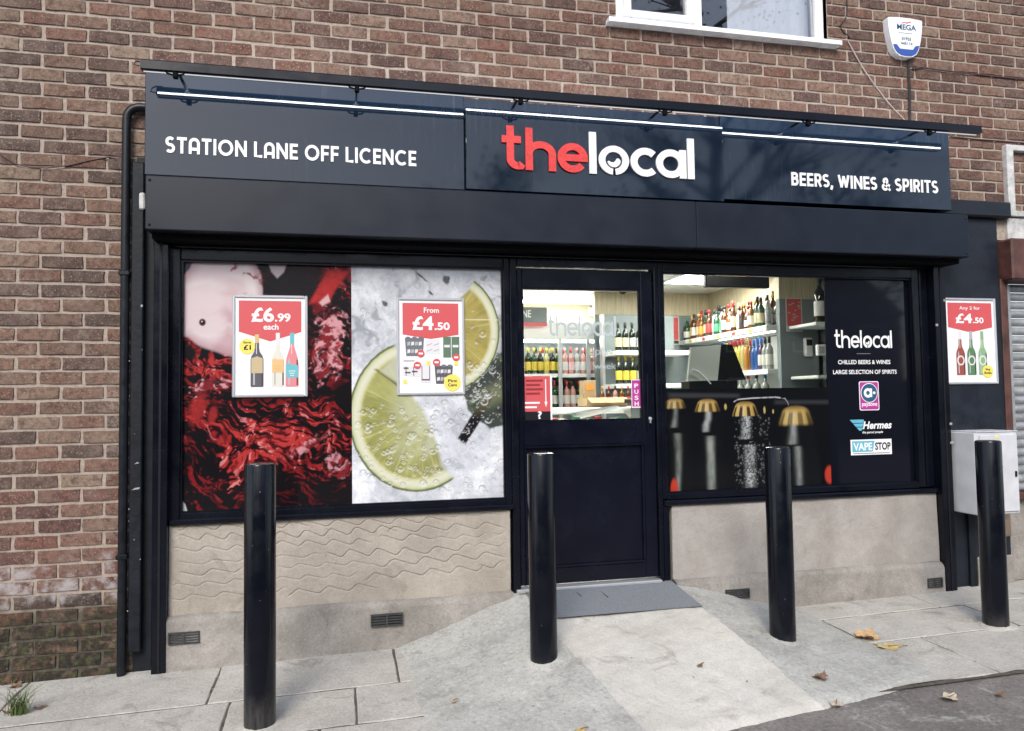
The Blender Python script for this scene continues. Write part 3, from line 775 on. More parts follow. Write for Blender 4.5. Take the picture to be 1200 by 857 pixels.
# right display window
rw_ = thing('shop_window', 'right display window with beer bottle picture, black panel and clear upper pane', 'window', (4.75, 0, .78))
f = MB()
f.box(3.726, 3.762, YF, .06, .79, 2.375, .005).box(5.712, 5.765, YF, .06, .79, 2.375, .005).box(5.785, 5.848, YF+.012, .06, .79, 2.40, .005)
f.box(3.762, 5.712, YF+.001, .06, 2.306, 2.374, .005).box(3.762, 5.712, YF+.001, .06, .785, .828, .005)
f.box(5.765, 5.785, -.002, .06, .79, 2.38)
f.build('window_frame', M['black_frame'], rw_)
MB().box(3.73, 5.852, -.055, .0, .748, .784, .008).build('window_sill', M['black_frame'], rw_)
MB().box(3.728, 3.768, -.028, .05, .26, .745, .005).build('jamb_foot', M['black_frame'], rw_)
f = MB(); f.box(3.762, 3.772, -.012, .02, .828, 2.306).box(5.702, 5.712, -.012, .02, .828, 2.306).box(3.772, 5.702, -.012, .02, 2.296, 2.306).box(3.772, 5.702, -.012, .02, .828, .838)
f.build('glazing_bead', M['black_frame'], rw_)
MB().box(3.77, 5.02, .022, .028, 1.52, 2.30).build('pane', M['glass'], rw_)
MB().box(5.02, 5.704, .018, .028, .835, 2.30).build('black_film', M['black_vinyl'], rw_)
# head of the frame below the shutter box
hd = thing('timber_lintel', 'black timber lintel above the shop windows and door', 'lintel', (3.2, 0, 2.38))
MB().box(.60, 5.96, -.045, .12, 2.376, 2.44, .004).build('head_board', M['black_frame'], hd)
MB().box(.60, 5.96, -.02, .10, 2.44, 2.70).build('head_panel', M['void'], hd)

# ------------------------------------------------------------------ door
dr = thing('shop_door', 'blue-black half glazed shop door with lit shop behind its pane', 'door', (3.2, 0, .25))
f = MB(); f.box(2.706, 2.752, -.030, .07, .245, 2.375, .005).box(3.694, 3.725, -.030, .07, .245, 2.375, .005).box(2.752, 3.694, -.029, .07, 2.318, 2.375, .005)
f.build('door_frame', M['black_frame'], dr)
f = MB(); yd = -.008
f.box(2.756, 2.790, yd, .05, .285, 2.312, .004).box(3.606, 3.690, yd, .05, .285, 2.312, .004).box(2.790, 3.606, yd+.001, .05, 2.188, 2.312, .004)
f.box(2.790, 3.606, yd+.001, .05, 1.165, 1.318, .004).box(2.790, 3.606, yd+.001, .05, .285, .385, .004)
leaf = f.build('door_leaf', M['door_black'], dr)
MB().box(2.790, 3.606, .012, .04, .385, 1.165).build('lower_panel', M['door_black'], dr)
f = MB()
for (a, b, c, d) in ((2.790, 3.606, 1.150, 1.165), (2.790, 3.606, .385, .400)): f.box(a, b, -.012, .014, c, d, .004)
f.box(2.790, 2.805, -.012, .014, .400, 1.150, .004).box(3.591, 3.606, -.012, .014, .400, 1.150, .004)
f.build('panel_moulding', M['door_black'], dr)
f = MB(); 
for (a, b, c, d) in ((2.790, 3.606, 2.176, 2.188), (2.790, 3.606, 1.318, 1.330)): f.box(a, b, -.002, .03, c, d)
f.box(2.790, 2.800, -.002, .03, 1.330, 2.176).box(3.596, 3.606, -.002, .03, 1.330, 2.176)
f.build('glazing_bead', M['black_frame'], dr)
MB().box(2.797, 3.599, .014, .020, 1.326, 2.180).build('pane', M['glass'], dr)
MB().box(2.72, 3.70, -.05, .06, .246, .272, .006).build('threshold_strip', M['threshold'], dr)
lk = MB(); lk.lathe([(.012, 0), (.012, .02), (.008, .024)], (0, 0, 0), 14)
lk.v = [(3.648 + v[0], -.008 - v[2], 1.325 + v[1]) for v in lk.v]; lk.box(3.644, 3.652, -.034, -.012, 1.295, 1.335, .002)
lk.build('lock_cylinder', M['threshold'], dr)
MB().box(3.632, 3.640, -.022, -.008, 1.24, 1.62, .003).build('meeting_bead', M['black_frame'], dr)

# ------------------------------------------------------------------ roller shutter box
sb = thing('shutter_box', 'long navy roller shutter box under the shop sign', 'shutter box', (3.3, -.15, 2.43))
MB().box(.602, 3.905, -.250, .0, 2.428, 2.733, .006).build('box_cover', M['navy_satin'], sb)
MB().box(3.9065, 6.008, -.2495, .0, 2.428, 2.733, .006).build('box_cover', M['navy_satin'], sb)
MB().box(.62, 5.99, -.17, -.05, 2.395, 2.4275).build('slot_shade_strip', M['void'], sb)  # solid near-black strip painting the shade under the box
for (x, z) in ((.625, 2.705), (.625, 2.455), (5.985, 2.705), (5.985, 2.455)):
    q = MB().lathe([(.008, 0), (.007, .004), (.003, .006)], (0,0,0), 8); q.v = [(x+v[0], -.25-v[2], z+v[1]) for v in q.v]; q.build('rivet', M['black_frame'], sb)

# ------------------------------------------------------------------ shop sign
sg = thing('shop_sign', 'navy glossy shop sign fascia with thelocal in red and white letters', 'sign', (3.26, -.1, 2.76))
MB().box(.579, 2.3985, -.170, .0, 2.757, 3.352, .003).build('side_panel', M['navy_gloss'], sg)
MB().box(4.1385, 5.946, -.170, .0, 2.780, 3.352, .003).build('side_panel', M['navy_gloss'], sg)
MB().box(2.3995, 4.1375, -.150, .0, 2.757, 3.340).build('backing_panel', M['navy_gloss'], sg)
MB().box(2.402, 4.128, -.212, -.151, 2.752, 3.262, .003).build('centre_panel', M['navy_gloss'], sg)
MB().box(.60, 5.93, -.13, .0, 2.735, 2.756).build('sign_batten', M['black_ink'], sg)
sign_words('STATION LANE OFF LICENCE', .690, 2.102, 2.886, .094, -.176, -.171, M['white_letter'], sg)
sign_words('BEERS, WINES & SPIRITS', 4.655, 5.832, 2.897, .092, -.176, -.171, M['white_letter'], sg)
logo(2.624, 3.912, 2.886, .268, -.226, -.213, M['red_letter'], M['white_letter'], sg)
# LED trough light on brackets above the sign
tl = thing('trough_light', 'long black LED light bar on brackets above the shop sign', 'light', (3.3, -.3, 3.3))
BY, BZ = -.352, 3.282
bar = MB(); prof = [(-.026, -.004), (-.026, .042), (-.020, .049), (.018, .049), (.026, .040), (.026, -.004)]
V = []; 
for x in (.602, 6.026):
    V += [(x, BY + a, BZ + b) for a, b in prof]
bar.add(V, [tuple(range(6)), tuple(range(11, 5, -1))] + [(i, 6+i, 6+(i+1) % 6, (i+1) % 6) for i in range(6)])
bar.box(.602, 6.026, BY+.0262, BY+.0315, BZ-.004, BZ+.0015)
bar.build('light_bar', M['black_frame'], tl)
MB().box(.61, 6.015, BY+.008, BY+.020, BZ-.0062, BZ-.0042).build('diffuser_edge', M['led_dim'], tl)
MB().box(.61, 6.015, BY+.0262, BY+.0285, BZ+.002, BZ+.013).build('led_strip', M['led'], tl)
for k, px in enumerate((210, 418, 606, 772, 937, 1077)):
    x = at(px, 100 + .06*px, -.26)[0]
    b = MB(); yb = -.152 if 2.40 < x < 4.13 else -.170
    b.box(x-.008, x+.008, BY+.0505, yb-.0008, BZ+.018, BZ+.032, .003)
    ar = b.build('bracket_arm', M['black_frame'], tl)
    fl = MB().tube([(x-.048, BY-.012, BZ-.006), (x-.040, BY-.012, BZ-.018), (x, BY-.012, BZ-.026), (x+.040, BY-.012, BZ-.018), (x+.048, BY-.012, BZ-.006)], .0055, 6)
    fl.box(x-.013, x+.013, BY-.020, BY+.010, BZ-.040, BZ-.0045, .003); fl.build('bracket_flange', M['void'], tl)
    MB().box(x-.02, x+.02, BY+.0265, BY+.05, BZ+.018, BZ+.036, .004).build('bracket_clamp', M['black_frame'], tl)
auto_smooth(MB().tube([(.64, -.30, 3.318), (.60, -.33, 3.330), (.575, -.35, 3.325), (.565, -.352, 3.305), (.60, -.352, 3.298)], .004, 6).build('supply_lead', M['cable_black'], tl))

# ------------------------------------------------------------------ black pier at the right, moulding on top
pr_ = thing('painted_pier', 'black painted masonry pier between the shop and its neighbour', 'pier', (6.22, 0, .05))
MB().box(5.945, 6.485, -.022, .10, .02, 2.775, .004).build('pier_face', M['pier_black'], pr_)
MB().box(5.95, 6.575, -.075, .05, 2.775, 2.895, .012).build('moulding', M['pier_black'], pr_)
MB().box(6.10, 6.16, -.045, -.02, .02, .62, .004).build('timber_batten', M['timber_black'], pr_)
MB().box(6.17, 6.485, -.05, -.021, -.02, .27, .01).build('render_foot', M['plinth'], pr_)
MB().box(6.40, 6.485, -.032, -.021, .40, .62, .006).build('bare_render_patch', simple('bare_brown_render', (.16,.12,.09), .9, 0, .4, 18, .4, 60), pr_)
# meter cabinet
cb = thing('meter_cabinet', 'white steel meter cabinet on the black pier behind the far right bollard', 'cabinet', (6.16, -.13, .61))
MB().box(5.975, 6.335, -.255, -.022, .610, 1.186, .006).build('cabinet_body', M['cabinet'], cb)
MB().box(6.008, 6.322, -.268, -.256, .628, 1.168, .004).build('cabinet_door', M['cabinet'], cb)
for z in (.74, 1.06): MB().box(6.000, 6.010, -.274, -.257, z, z+.04, .002).build('hinge', M['steel'], cb)
MB().box(6.288, 6.303, -.278, -.268, .87, .91, .003).build('cabinet_lock', M['black_ink'], cb)
MB().plate([(6.13, 1.145), (6.175, 1.145), (6.1525, 1.165)], -.2695, -.268).build('warning_sticker', M['yellow'], cb)
MB().box(5.98, 6.34, -.26, -.022, 1.1865, 1.194, .002).build('rain_lip', M['cabinet'], cb)
# ------------------------------------------------------------------ neighbouring shop, only its edge in view
nb = thing('neighbour_shop', 'edge of the next shop with brown box, white trim and grey shutter', 'shop', (7.4, 0, .05))
MB().box(6.487, 8.9, .03, .12, .0, .66).build('low_wall', M['plinth'], nb)
MB().box(6.486, 6.548, -.03, .12, .66, 2.32, .004).build('brown_post', M['rust_brown'], nb)
MB().box(6.549, 6.590, -.012, .10, .70, 2.28, .003).build('shutter_rail', M['steel'], nb)
MB().box(6.50, 8.9, -.13, .10, 2.30, 2.61, .012).build('shutter_box', M['rust_brown'], nb)
MB().box(6.580, 8.9, -.03, .10, 2.612, 2.79, .008).build('fascia_board', M['flaky_white'], nb)
MB().box(6.52, 8.9, -.03, .12, .665, .72, .006).build('sill', M['rust_brown'], nb)
for k in range(24):
    z = .72 + k*.0655
    V = []; pf = [(.035, 0), (.015, .010), (.008, .03), (.015, .05), (.035, .0625)]
    for x in (6.592, 8.9): V += [(x, y, z+q) for y, q in pf]
    MB().add(V, [(i, 5+i, 6+i, i+1) for i in range(4)]).build('shutter_slat', M['steel'], nb, True)
f = MB(); f.box(6.578, 6.640, -.05, .0, 2.795, 3.345, .005).box(6.641, 8.9, -.05, .0, 3.300, 3.345, .005).box(6.641, 8.9, -.05, .0, 2.795, 2.84, .005)
f.build('sign_frame', M['flaky_white'], nb)

# ------------------------------------------------------------------ alarm box
al = thing('alarm_box', 'white and blue burglar alarm box fixed high on the brickwork', 'alarm', (5.71, -.03, 3.94))
X = 5.712
out = [(X-.145, 4.222), (X+.150, 4.230)] 
def alarm_outline(s=1.0):
    pts = []
    for q in np.linspace(0, 1, 9): pts.append((-.146 + .010*math.sin(q*3.14), .14 + 0))
    top = [(-.148, .130), (-.140, .140), (-.05, .147), (.05, .147), (.140, .140), (.148, .130)]
    right = [(.143, .06), (.128, -.02), (.108, -.09)]; bot = [(.085, -.125), (.05, -.143), (0, -.148), (-.05, -.143), (-.085, -.125)]; left = [(-.108, -.09), (-.128, -.02), (-.143, .06)]
    return [(X + x*s, 4.085 + z*s) for x, z in top + right + bot + left]
MB().plate(alarm_outline(1.0), -.060, -.004).build('alarm_case', M['white_pvc'], al)
inner = alarm_outline(.95)
MB().plate([(X-.110, 4.025), (X-.080, 4.025), (X-.055, 3.995), (X+.055, 3.995), (X+.080, 4.025), (X+.113, 4.03), (X+.098, 3.99), (X+.078, 3.965), (X+.045, 3.949), (X, 3.945), (X-.045, 3.949), (X-.078, 3.965), (X-.098, 3.99)], -.064, -.060).build('blue_lens', M['navy_blue'], al)
words('MEGA', X-.072, X+.092, 4.140, -.0615, M['blue_ink'], al, .042, .02)
ribbon_m = MB(); ribbon(ribbon_m, [(X-.03, 4.190), (X, 4.200), (X+.01, 4.193), (X+.05, 4.206)], .006, -.0615, -.060); ribbon_m.build('logo_mark', M['poster_red'], al)
MB().box(X-.06, X+.06, -.0612, -.060, 4.114, 4.118).build('printed_line', M['grey_ink'], al)
words('01925', X-.035, X+.045, 4.062, -.0615, M['blue_ink'], al, .024, .02)
words('445114', X-.045, X+.055, 4.028, -.0615, M['blue_ink'], al, .022, .02)
# ------------------------------------------------------------------ cables on the brickwork
def cable(name, label, px, r, mat, Y=-.014):
    pts = []
    P_ = [at(x, y, Y) for x, y in px]
    for a, b in zip(P_[:-1], P_[1:]):
        for s in np.linspace(0, 1, 5)[:-1]: pts.append(a + (b-a)*s)
    pts.append(P_[-1])
    tag(auto_smooth(MB().tube([tuple(p) for p in pts], r, 6).build(name, mat, None)), label, 'cable')
cable('wall_cable', 'thin dark cable sagging across the left brickwork to the timber post', [(-8, 172), (3, 183), (18, 192), (35, 196), (55, 197), (80, 194), (105, 188), (128, 184), (142, 183), (150, 188), (157, 193)], .0042, M['cable_brown'])
cable('wall_cable', 'pale cable running down from the upper window corner to the light bar', [(993, 47), (1003, 66), (1015, 86), (1028, 104), (1042, 122), (1060, 141)], .005, M['cable_white'])
cable('wall_cable', 'dark cable dropping from the alarm box to the light bar', [(1064, 66), (1065, 88), (1066, 110), (1066, 146)], .011, M['cable_black'])
cable('wall_cable', 'brown cable running right from below the alarm box', [(1069, 81), (1080, 79), (1100, 82), (1150, 88), (1215, 95)], .007, M['cable_brown'])
cable('wall_cable', 'thin cable running right from the end of the sign', [(1113, 160), (1140, 163), (1180, 166), (1215, 169)], .005, M['cable_brown'])
cable('wall_cable', 'short dark wire hanging beside the upper window', [(992, -5), (993, 12), (991, 22), (984, 31), (989, 38), (996, 44)], .004, M['cable_black'])

# ------------------------------------------------------------------ bollards
def bollard(x, y, top, lab, k):
    zb = min(float(G(x, y)), 9)
    if 2.0 < x < 4.5: zb = .02
    t = thing('bollard', lab, 'bollard', (x, y, zb), 'black bollards along the pavement')
    r = .0725; h = top - zb
    auto_smooth(MB().lathe([(r, -.12), (r, h-.012), (r-.003, h-.004), (r-.012, h)], (x, y, zb), 40).build('post', M['bollard'], t), 40)
    V = []; n = 28; rr2 = random.Random(k)
    ring = MB(); zz = lambda X, Y: (float(G(X, Y)) if not (2.0 < x < 4.5) else None)
    return t
B = [((1.275, -.912), 1.178, 'black steel bollard in front of the wine picture, nearest of four'), ((2.690, -.790), 1.178, 'black steel bollard in front of the shop door'),
     ((4.100, -.785), 1.170, 'black steel bollard in front of the beer bottle picture'), ((5.575, -.765), 1.168, 'black steel bollard in front of the white meter cabinet')]
for k, ((x, y), top, lab) in enumerate(B): bollard(x, y, top, lab, k)
# ================================================================== PRINTED PICTURES (flat vinyl, ink computed per vertex)
INK_GAIN = .66      # printed inks are darker than the sunlit picture they make
def vnoise(x, y, seed):
    xi = np.floor(x).astype(np.int64); yi = np.floor(y).astype(np.int64); fx = x-xi; fy = y-yi
    fx = fx*fx*fx*(fx*(fx*6-15)+10); fy = fy*fy*fy*(fy*(fy*6-15)+10)
    def h(a, b):
        n = (a*374761393 + b*668265263 + seed*974711) & 0xffffffff
        n = ((n ^ (n >> 13))*1274126177) & 0xffffffff; n = n ^ (n >> 16)
        return (n & 0xffff)/65535.0
    return (h(xi, yi)*(1-fx) + h(xi+1, yi)*fx)*(1-fy) + (h(xi, yi+1)*(1-fx) + h(xi+1, yi+1)*fx)*fy
def fbm(x, y, seed, oct_=5, gain=.5):
    s = 0; a = 1; t = 0
    for k in range(oct_): s = s + a*vnoise(x*2**k, y*2**k, seed+k*13); t += a; a *= gain
    return s/t
def ridge(x, y, seed, oct_=4):
    s = 0; a = 1; t = 0
    for k in range(oct_): s = s + a*(1-np.abs(2*vnoise(x*2**k, y*2**k, seed+k*7)-1)); t += a; a *= .55
    return s/t
def lerp(a, b, t): return a + (np.asarray(b) - a)*t[..., None]
def s2l(c): c = np.asarray(c, float)/255; return np.where(c <= .04045, c/12.92, ((c+.055)/1.055)**2.4)
def picture(name, x0, x1, z0, z1, Y, nx, nz, fn, mat, parent):
    U, V_ = np.meshgrid(np.linspace(0, 1, nx+1), np.linspace(0, 1, nz+1)); ink = fn(U, 1-V_)     # v runs downwards
    P = np.stack([x0+U*(x1-x0), np.full_like(U, Y), z0+V_*(z1-z0)], -1).reshape(-1, 3) - np.array(ROOT[parent.name])
    a = (np.arange(nz)[:, None]*(nx+1) + np.arange(nx)[None, :]).ravel(); F = np.stack([a, a+1, a+nx+2, a+nx+1], -1)
    me = bpy.data.meshes.new(name); me.vertices.add(len(P)); me.vertices.foreach_set('co', P.astype(np.float32).ravel())
    me.loops.add(F.size); me.loops.foreach_set('vertex_index', F.ravel().astype(np.int32)); me.polygons.add(len(F))
    me.polygons.foreach_set('loop_start', np.arange(0, F.size, 4, dtype=np.int32))
    me.update(calc_edges=True); me.validate()
    me.materials.append(mat)
    ca = me.color_attributes.new('ink', 'FLOAT_COLOR', 'POINT')
    ca.data.foreach_set('color', np.concatenate([np.clip(ink*INK_GAIN, 0, 1).reshape(-1, 3), np.ones((len(P), 1))], 1).astype(np.float32).ravel())
    o = bpy.data.objects.new(name, me); C.objects.link(o); o.parent = parent; ROOT[o.name] = ROOT[parent.name]
    return o
def ell(u, v, cx, cy, rx, ry, rot=0):
    c, s = math.cos(rot), math.sin(rot); du, dv = u-cx, v-cy
    return np.sqrt(((du*c+dv*s)/rx)**2 + ((-du*s+dv*c)/ry)**2)
def in_poly(U, V, pts, feather=.02):
    """soft mask of a polygon"""
    d = np.full(U.shape, 9.0); inside = np.zeros(U.shape, bool); n = len(pts)
    for i in range(n):
        (xa, ya), (xb, yb) = pts[i], pts[(i+1) % n]
        ex, ey = xb-xa, yb-ya; t = np.clip(((U-xa)*ex + (V-ya)*ey)/(ex*ex+ey*ey+1e-12), 0, 1)
        d = np.minimum(d, np.hypot(U-xa-t*ex, V-ya-t*ey))
        c = (ya > V) != (yb > V)
        inside ^= c & (U < (xb-xa)*(V-ya)/(yb-ya+1e-12)+xa)
    sd = np.where(inside, d, -d); return smooth01(sd, -feather, feather)
def wine(u, v):
    A = 1.50; y = v*A
    wx = fbm(u*4.5, y*4.5, 11, 4)-.5; wy = fbm(u*4.5+7, y*4.5, 23, 4)-.5
    X = u + .24*wx; Yy = y + .24*wy
    n = fbm(X*6.5, Yy*9.5, 31, 4, .58); r1 = ridge(X*6.0+3, Yy*9.0, 41, 3); r2 = ridge(X*14, Yy*20, 57, 3)
    fine = fbm(u*48+wx*3, y*52+wy*3, 77, 3); big = fbm(u*3.1+2, y*3.4, 15, 3)
    L = np.full(u.shape, .245)
    def reg(cx, cy, rx, ry, amt, rot=0):
        nonlocal L
        L = L + amt*np.exp(-ell(u, v, cx, cy, rx, ry, rot)**2)
    reg(.12, .42, .20, .05, .34); reg(.16, .62, .14, .10, .22); reg(.50, .70, .26, .09, .34, -.2); reg(.62, .77, .26, .05, .26, -.25); reg(.85, .36, .12, .10, .16)
    reg(.30, .86, .16, .07, .12); reg(.86, .08, .16, .10, .22, .6); reg(.60, .12, .14, .12, -.40, .5); reg(.55, .54, .40, .05, -.14); reg(.12, .78, .16, .05, -.12)
    reg(.55, .97, .6, .05, -.10); reg(.93, .20, .07, .06, -.25); reg(.93, .54, .10, .08, -.12); reg(.85, .88, .14, .05, .14); reg(.75, .60, .12, .04, .16); reg(.93, .74, .1, .05, .22)
    L = L + .34*(big-.5)
    # liquid surface: light comes through where the ripples slope one way, the rest stays almost black
    def hgt(U_, Y_): return fbm(U_*6.2, Y_*8.6, 31, 4, .52) + .35*ridge(U_*4.0+3, Y_*6.0, 41, 2)
    ep = .006; h0 = hgt(X, Yy); dx = (hgt(X+ep, Yy) - h0)/ep; dy = (hgt(X, Yy+ep) - h0)/ep
    sl = np.tanh((.55*dx - .80*dy)*.30); cv = np.tanh((.80*dx + .55*dy)*.26)
    k = .46 + .30*sl + .20*(n-.5) + (L-.42)*.95
    col = np.zeros(u.shape+(3,)) + s2l((12, 8, 14))
    col = lerp(col, s2l((58, 10, 18)), smooth01(k, .30, .46)); col = lerp(col, s2l((138, 26, 32)), smooth01(k, .44, .60))
    col = lerp(col, s2l((204, 62, 60)), smooth01(k, .60, .80)*.9)
    hl = smooth01(cv, .62, .92)*smooth01(k, .52, .70); col = lerp(col, s2l((238, 160, 160)), hl*.75)
    dkl = smooth01(-cv, .70, .95)*smooth01(k, .40, .60); col = lerp(col, s2l((30, 8, 12)), dkl*.8)
    sp = smooth01(fbm(u*60+9, y*70, 133, 2), .82, .90)*smooth01(k, .45, .6); col = lerp(col, s2l((240, 206, 208)), sp*.4)
    for (cx, cy, rx, ry, rot, amt) in ((.86, .34, .10, .13, .3, 1.0), (.15, .505, .14, .030, -.1, .95), (.80, .42, .05, .08, 0, .6), (.70, .765, .13, .025, -.35, .8), (.92, .845, .07, .05, .4, .8), (.42, .835, .03, .02, 0, .7)):
        e = ell(u, v, cx, cy, rx, ry, rot); msk = smooth01(1.2 - e + 1.3*(r1-.62) + .9*(fine-.5), .1, .55)*amt
        pk = lerp(np.zeros(u.shape+(3,)) + s2l((140, 38, 46)), s2l((236, 168, 176)), smooth01(r2+.6*(fine-.5), .50, .85))
        pk = lerp(pk, s2l((34, 10, 16)), smooth01(ridge(X*12, Yy*17, 19, 3), .74, .86)*.9)
        col = lerp(col, pk, msk)
    for (cx, cy, rx, ry, rot) in ((.075, .60, .055, .090, .45), (.165, .625, .032, .045, .4)):
        e = ell(u, v, cx, cy, rx, ry, rot) + .5*(n-.5) + .2*(fine-.5)
        col = lerp(col, s2l((176, 46, 48))*(.7+.6*r2[..., None]), smooth01(e + .9*(r1-.6), 1.1, .5)*.8)
    band = in_poly(u, v, [(.50, .13), (.62, .0), (.84, .0), (.74, .15), (.60, .20)], .015); col = lerp(col, s2l((24, 15, 24)), band*.95)
    band = in_poly(u, v, [(.74, .16), (.85, .02), (.99, .02), (.90, .10), (.86, .155)], .012); col = lerp(col, s2l((196, 48, 48))*(.75+.5*fine[..., None]), band*.95)
    band = in_poly(u, v, [(.80, .155), (.855, .12), (.87, .15), (.82, .17)], .006); col = lerp(col, s2l((236, 190, 192)), band)
    wb = .035*(fbm(u*6, y*6, 5, 3)-.5)
    blob = in_poly(u+wb, v+wb, [(.03, .03), (.08, -.03), (.40, -.03), (.445, .04), (.455, .10), (.45, .25), (.43, .36), (.33, .395), (.20, .362), (.08, .335), (.02, .30), (-.04, .29), (-.04, .07)], .008)
    bc = np.zeros(u.shape+(3,)) + s2l((243, 224, 228))
    bc = lerp(bc, s2l((222, 188, 194)), smooth01(fbm(X*3, Yy*4, 3, 3), .42, .68)); bc = lerp(bc, s2l((252, 242, 244)), smooth01(ridge(X*2, Yy*3, 8, 2), .7, .95)*.7)
    wr = in_poly(u, v, [(.22, -.02), (.47, -.02), (.47, .12), (.36, .12), (.28, .06)], .03)
    bc = lerp(bc, s2l((150, 60, 68)), wr*smooth01(ridge(u*9+wx*3, y*11+wy*3, 61, 3), .70, .86)*.9)
    edge = blob*(1-in_poly(u+wb, v+wb, [(.06, .04), (.10, .0), (.38, .0), (.42, .06), (.43, .12), (.42, .25), (.40, .34), (.32, .37), (.20, .34), (.09, .31), (.03, .28), (.0, .27), (.0, .09)], .03))
    bc = lerp(bc, s2l((180, 122, 132)), edge*.55)
    col = lerp(col, bc, blob)
    d = ell(u, v, .105, .243, .016, .012); col = lerp(col, s2l((120, 70, 78)), smooth01(d, 1.5, 1.0)); col = lerp(col, s2l((30, 14, 18)), smooth01(d, 1.0, .7)); col = lerp(col, s2l((240, 225, 225)), smooth01(ell(u, v, .102, .24, .005, .004), 1.2, .5))
    b2 = in_poly(u, v, [(.495, .0), (.60, .0), (.585, .03), (.545, .056), (.51, .03)], .006); col = lerp(col, s2l((206, 190, 196)), b2)
    cr = in_poly(u, v, [(0, -.02), (.06, -.02), (.0, .05)], .004); col = lerp(col, s2l((70, 70, 80)), cr)
    cr = in_poly(u, v, [(-.01, .955), (.012, .975), (.028, 1.01), (-.01, 1.01)], .003); col = lerp(col, s2l((220, 222, 228)), cr)
    return col
def lime(u, v):
    A = 1.56; y = v*A
    wx = fbm(u*4, y*4, 101, 4)-.5; wy = fbm(u*4+5, y*4, 102, 4)-.5
    ice = fbm(u*5+wx*1.6, y*5+wy*1.6, 103, 5, .6); st = ridge(u*5+wx*2.2, y*4+wy*2.2, 104, 4); fn = fbm(u*30, y*30, 105, 3); fn2 = fbm(u*70, y*70, 106, 2)
    col = np.zeros(u.shape+(3,)) + s2l((212, 215, 223))
    col = lerp(col, s2l((240, 242, 247)), smooth01(ice, .48, .70)); col = lerp(col, s2l((150, 154, 162)), smooth01(ice, .46, .30)*.45)
    upper = 1-smooth01(v, .28, .50)
    col = lerp(col, s2l((122, 126, 134)), upper*smooth01(st, .70, .90)*.75); col = lerp(col, s2l((234, 236, 240)), upper*smooth01(ridge(u*7+wx*2, y*3+wy*2+4, 120, 3), .80, .95)*.8)
    col = lerp(col, s2l((184, 188, 194)), upper*.30)
    col = col*(1 + .16*(fn[..., None]-.5) + .22*(fn2[..., None]-.5))
    def px(X, Y): return (X-35)/510, (Y-35)/800
    # ---- lime slices: ellipse with green skin, white pith, segmented flesh
    def slice_(cx, cy, rx, ry, cut, seed, tone):
        nonlocal col
        e = ell(u, v, cx, cy, rx, ry); ang = np.arctan2((v-cy)/ry, (u-cx)/rx)
        e2 = e + .012*(fn-.5)
        body = smooth01(e2, 1.005, .985)*cut
        skin = np.zeros(u.shape+(3,)) + s2l((92, 104, 40))
        skin = lerp(skin, s2l((206, 210, 172)), smooth01(e2, .985, .945)); skin = lerp(skin, s2l((222, 222, 198)), smooth01(e2, .95, .90)); skin = lerp(skin, s2l((196, 192, 128)), smooth01(e2, .88, .80))
        radial = .5*fbm(ang*9, e*2.2+wx*2, seed, 4, .6) + .5*fbm(u*12+wx*3, y*12, seed+2, 3); pulp = fbm(ang*40, e*6+wx, seed+4, 3)
        flesh = np.zeros(u.shape+(3,)) + s2l(tone[0]); flesh = lerp(flesh, s2l(tone[1]), smooth01(radial, .38, .66)); flesh = lerp(flesh, s2l(tone[2]), smooth01(pulp, .55, .82)*.4)
        seg = np.abs(((ang*180/math.pi + tone[3]) % 45) - 22.5); flesh = lerp(flesh, s2l((206, 200, 140)), smooth01(seg, 20.6, 22.2)*.5*smooth01(e, .3, .6))
        skin = lerp(skin, flesh, smooth01(e2 + .02*(radial-.5), .84, .79))
        col = lerp(col, skin, body)
    c1 = in_poly(u, v, [px(478, 30), px(600, 30), px(600, 470), px(405, 470), px(400, 140), px(430, 110)], .008)
    slice_(*px(352, 252), 188/510, 212/800, c1, 140, ((158, 146, 82), (178, 164, 92), (200, 190, 130), 8))
    jl = smooth01(np.abs(v - px(0, 212)[1]), .0035, .0015)*smooth01(u, .70, .74)*smooth01(ell(u, v, *px(352, 252), 188/510, 212/800), 1.0, .98)
    col = lerp(col, s2l((226, 222, 190)), jl*.8)
    c2 = in_poly(u + .03*wx, v + .03*wy, [px(-20, 270), px(140, 270), px(200, 335), px(200, 445), px(262, 520), px(312, 640), px(330, 720), px(395, 790), px(395, 840), px(-20, 840)], .018)
    slice_(*px(252, 545), 228/510, 262/800, c2, 160, ((152, 152, 88), (172, 172, 104), (200, 200, 150), 20))
    frost = c2*smooth01(ell(u, v, *px(300, 560), .34, .36), 1.1, .35)*.5; col = lerp(col, s2l((214, 218, 200)), frost*smooth01(ice, .35, .65))
    cutl = in_poly(u, v, [px(108, 385), px(118, 384), px(190, 436), px(186, 444)], .006); col = lerp(col, s2l((84, 84, 44)), cutl*.85)
    top = in_poly(u, v, [px(128, 392), px(190, 330), px(215, 440), px(186, 432)], .012); col = lerp(col, s2l((206, 208, 190)), top*.7)
    # ---- herb leaves and stem
    lf = in_poly(u+.05*wx+.02*(fn-.5), v+.05*wy+.02*(fn-.5), [px(412, 462), px(470, 420), px(520, 340), px(560, 300), px(560, 570), px(500, 585), px(470, 560), px(430, 520)], .008)
    lc = np.zeros(u.shape+(3,)) + s2l((44, 54, 44)); lc = lerp(lc, s2l((104, 116, 84)), smooth01(ridge(u*8+wx*2, y*8+wy*2, 170, 3), .6, .9)*.8); lc = lerp(lc, s2l((22, 28, 26)), smooth01(fn, .5, .75)*.7)
    lc = lerp(lc, s2l((128, 134, 92)), in_poly(u, v, [px(470, 470), px(545, 420), px(545, 500), px(490, 520)], .03)*.6); lc = lerp(lc, s2l((196, 200, 196)), smooth01(fn2, .72, .88)*.8)
    col = lerp(col, lc, lf*.95)
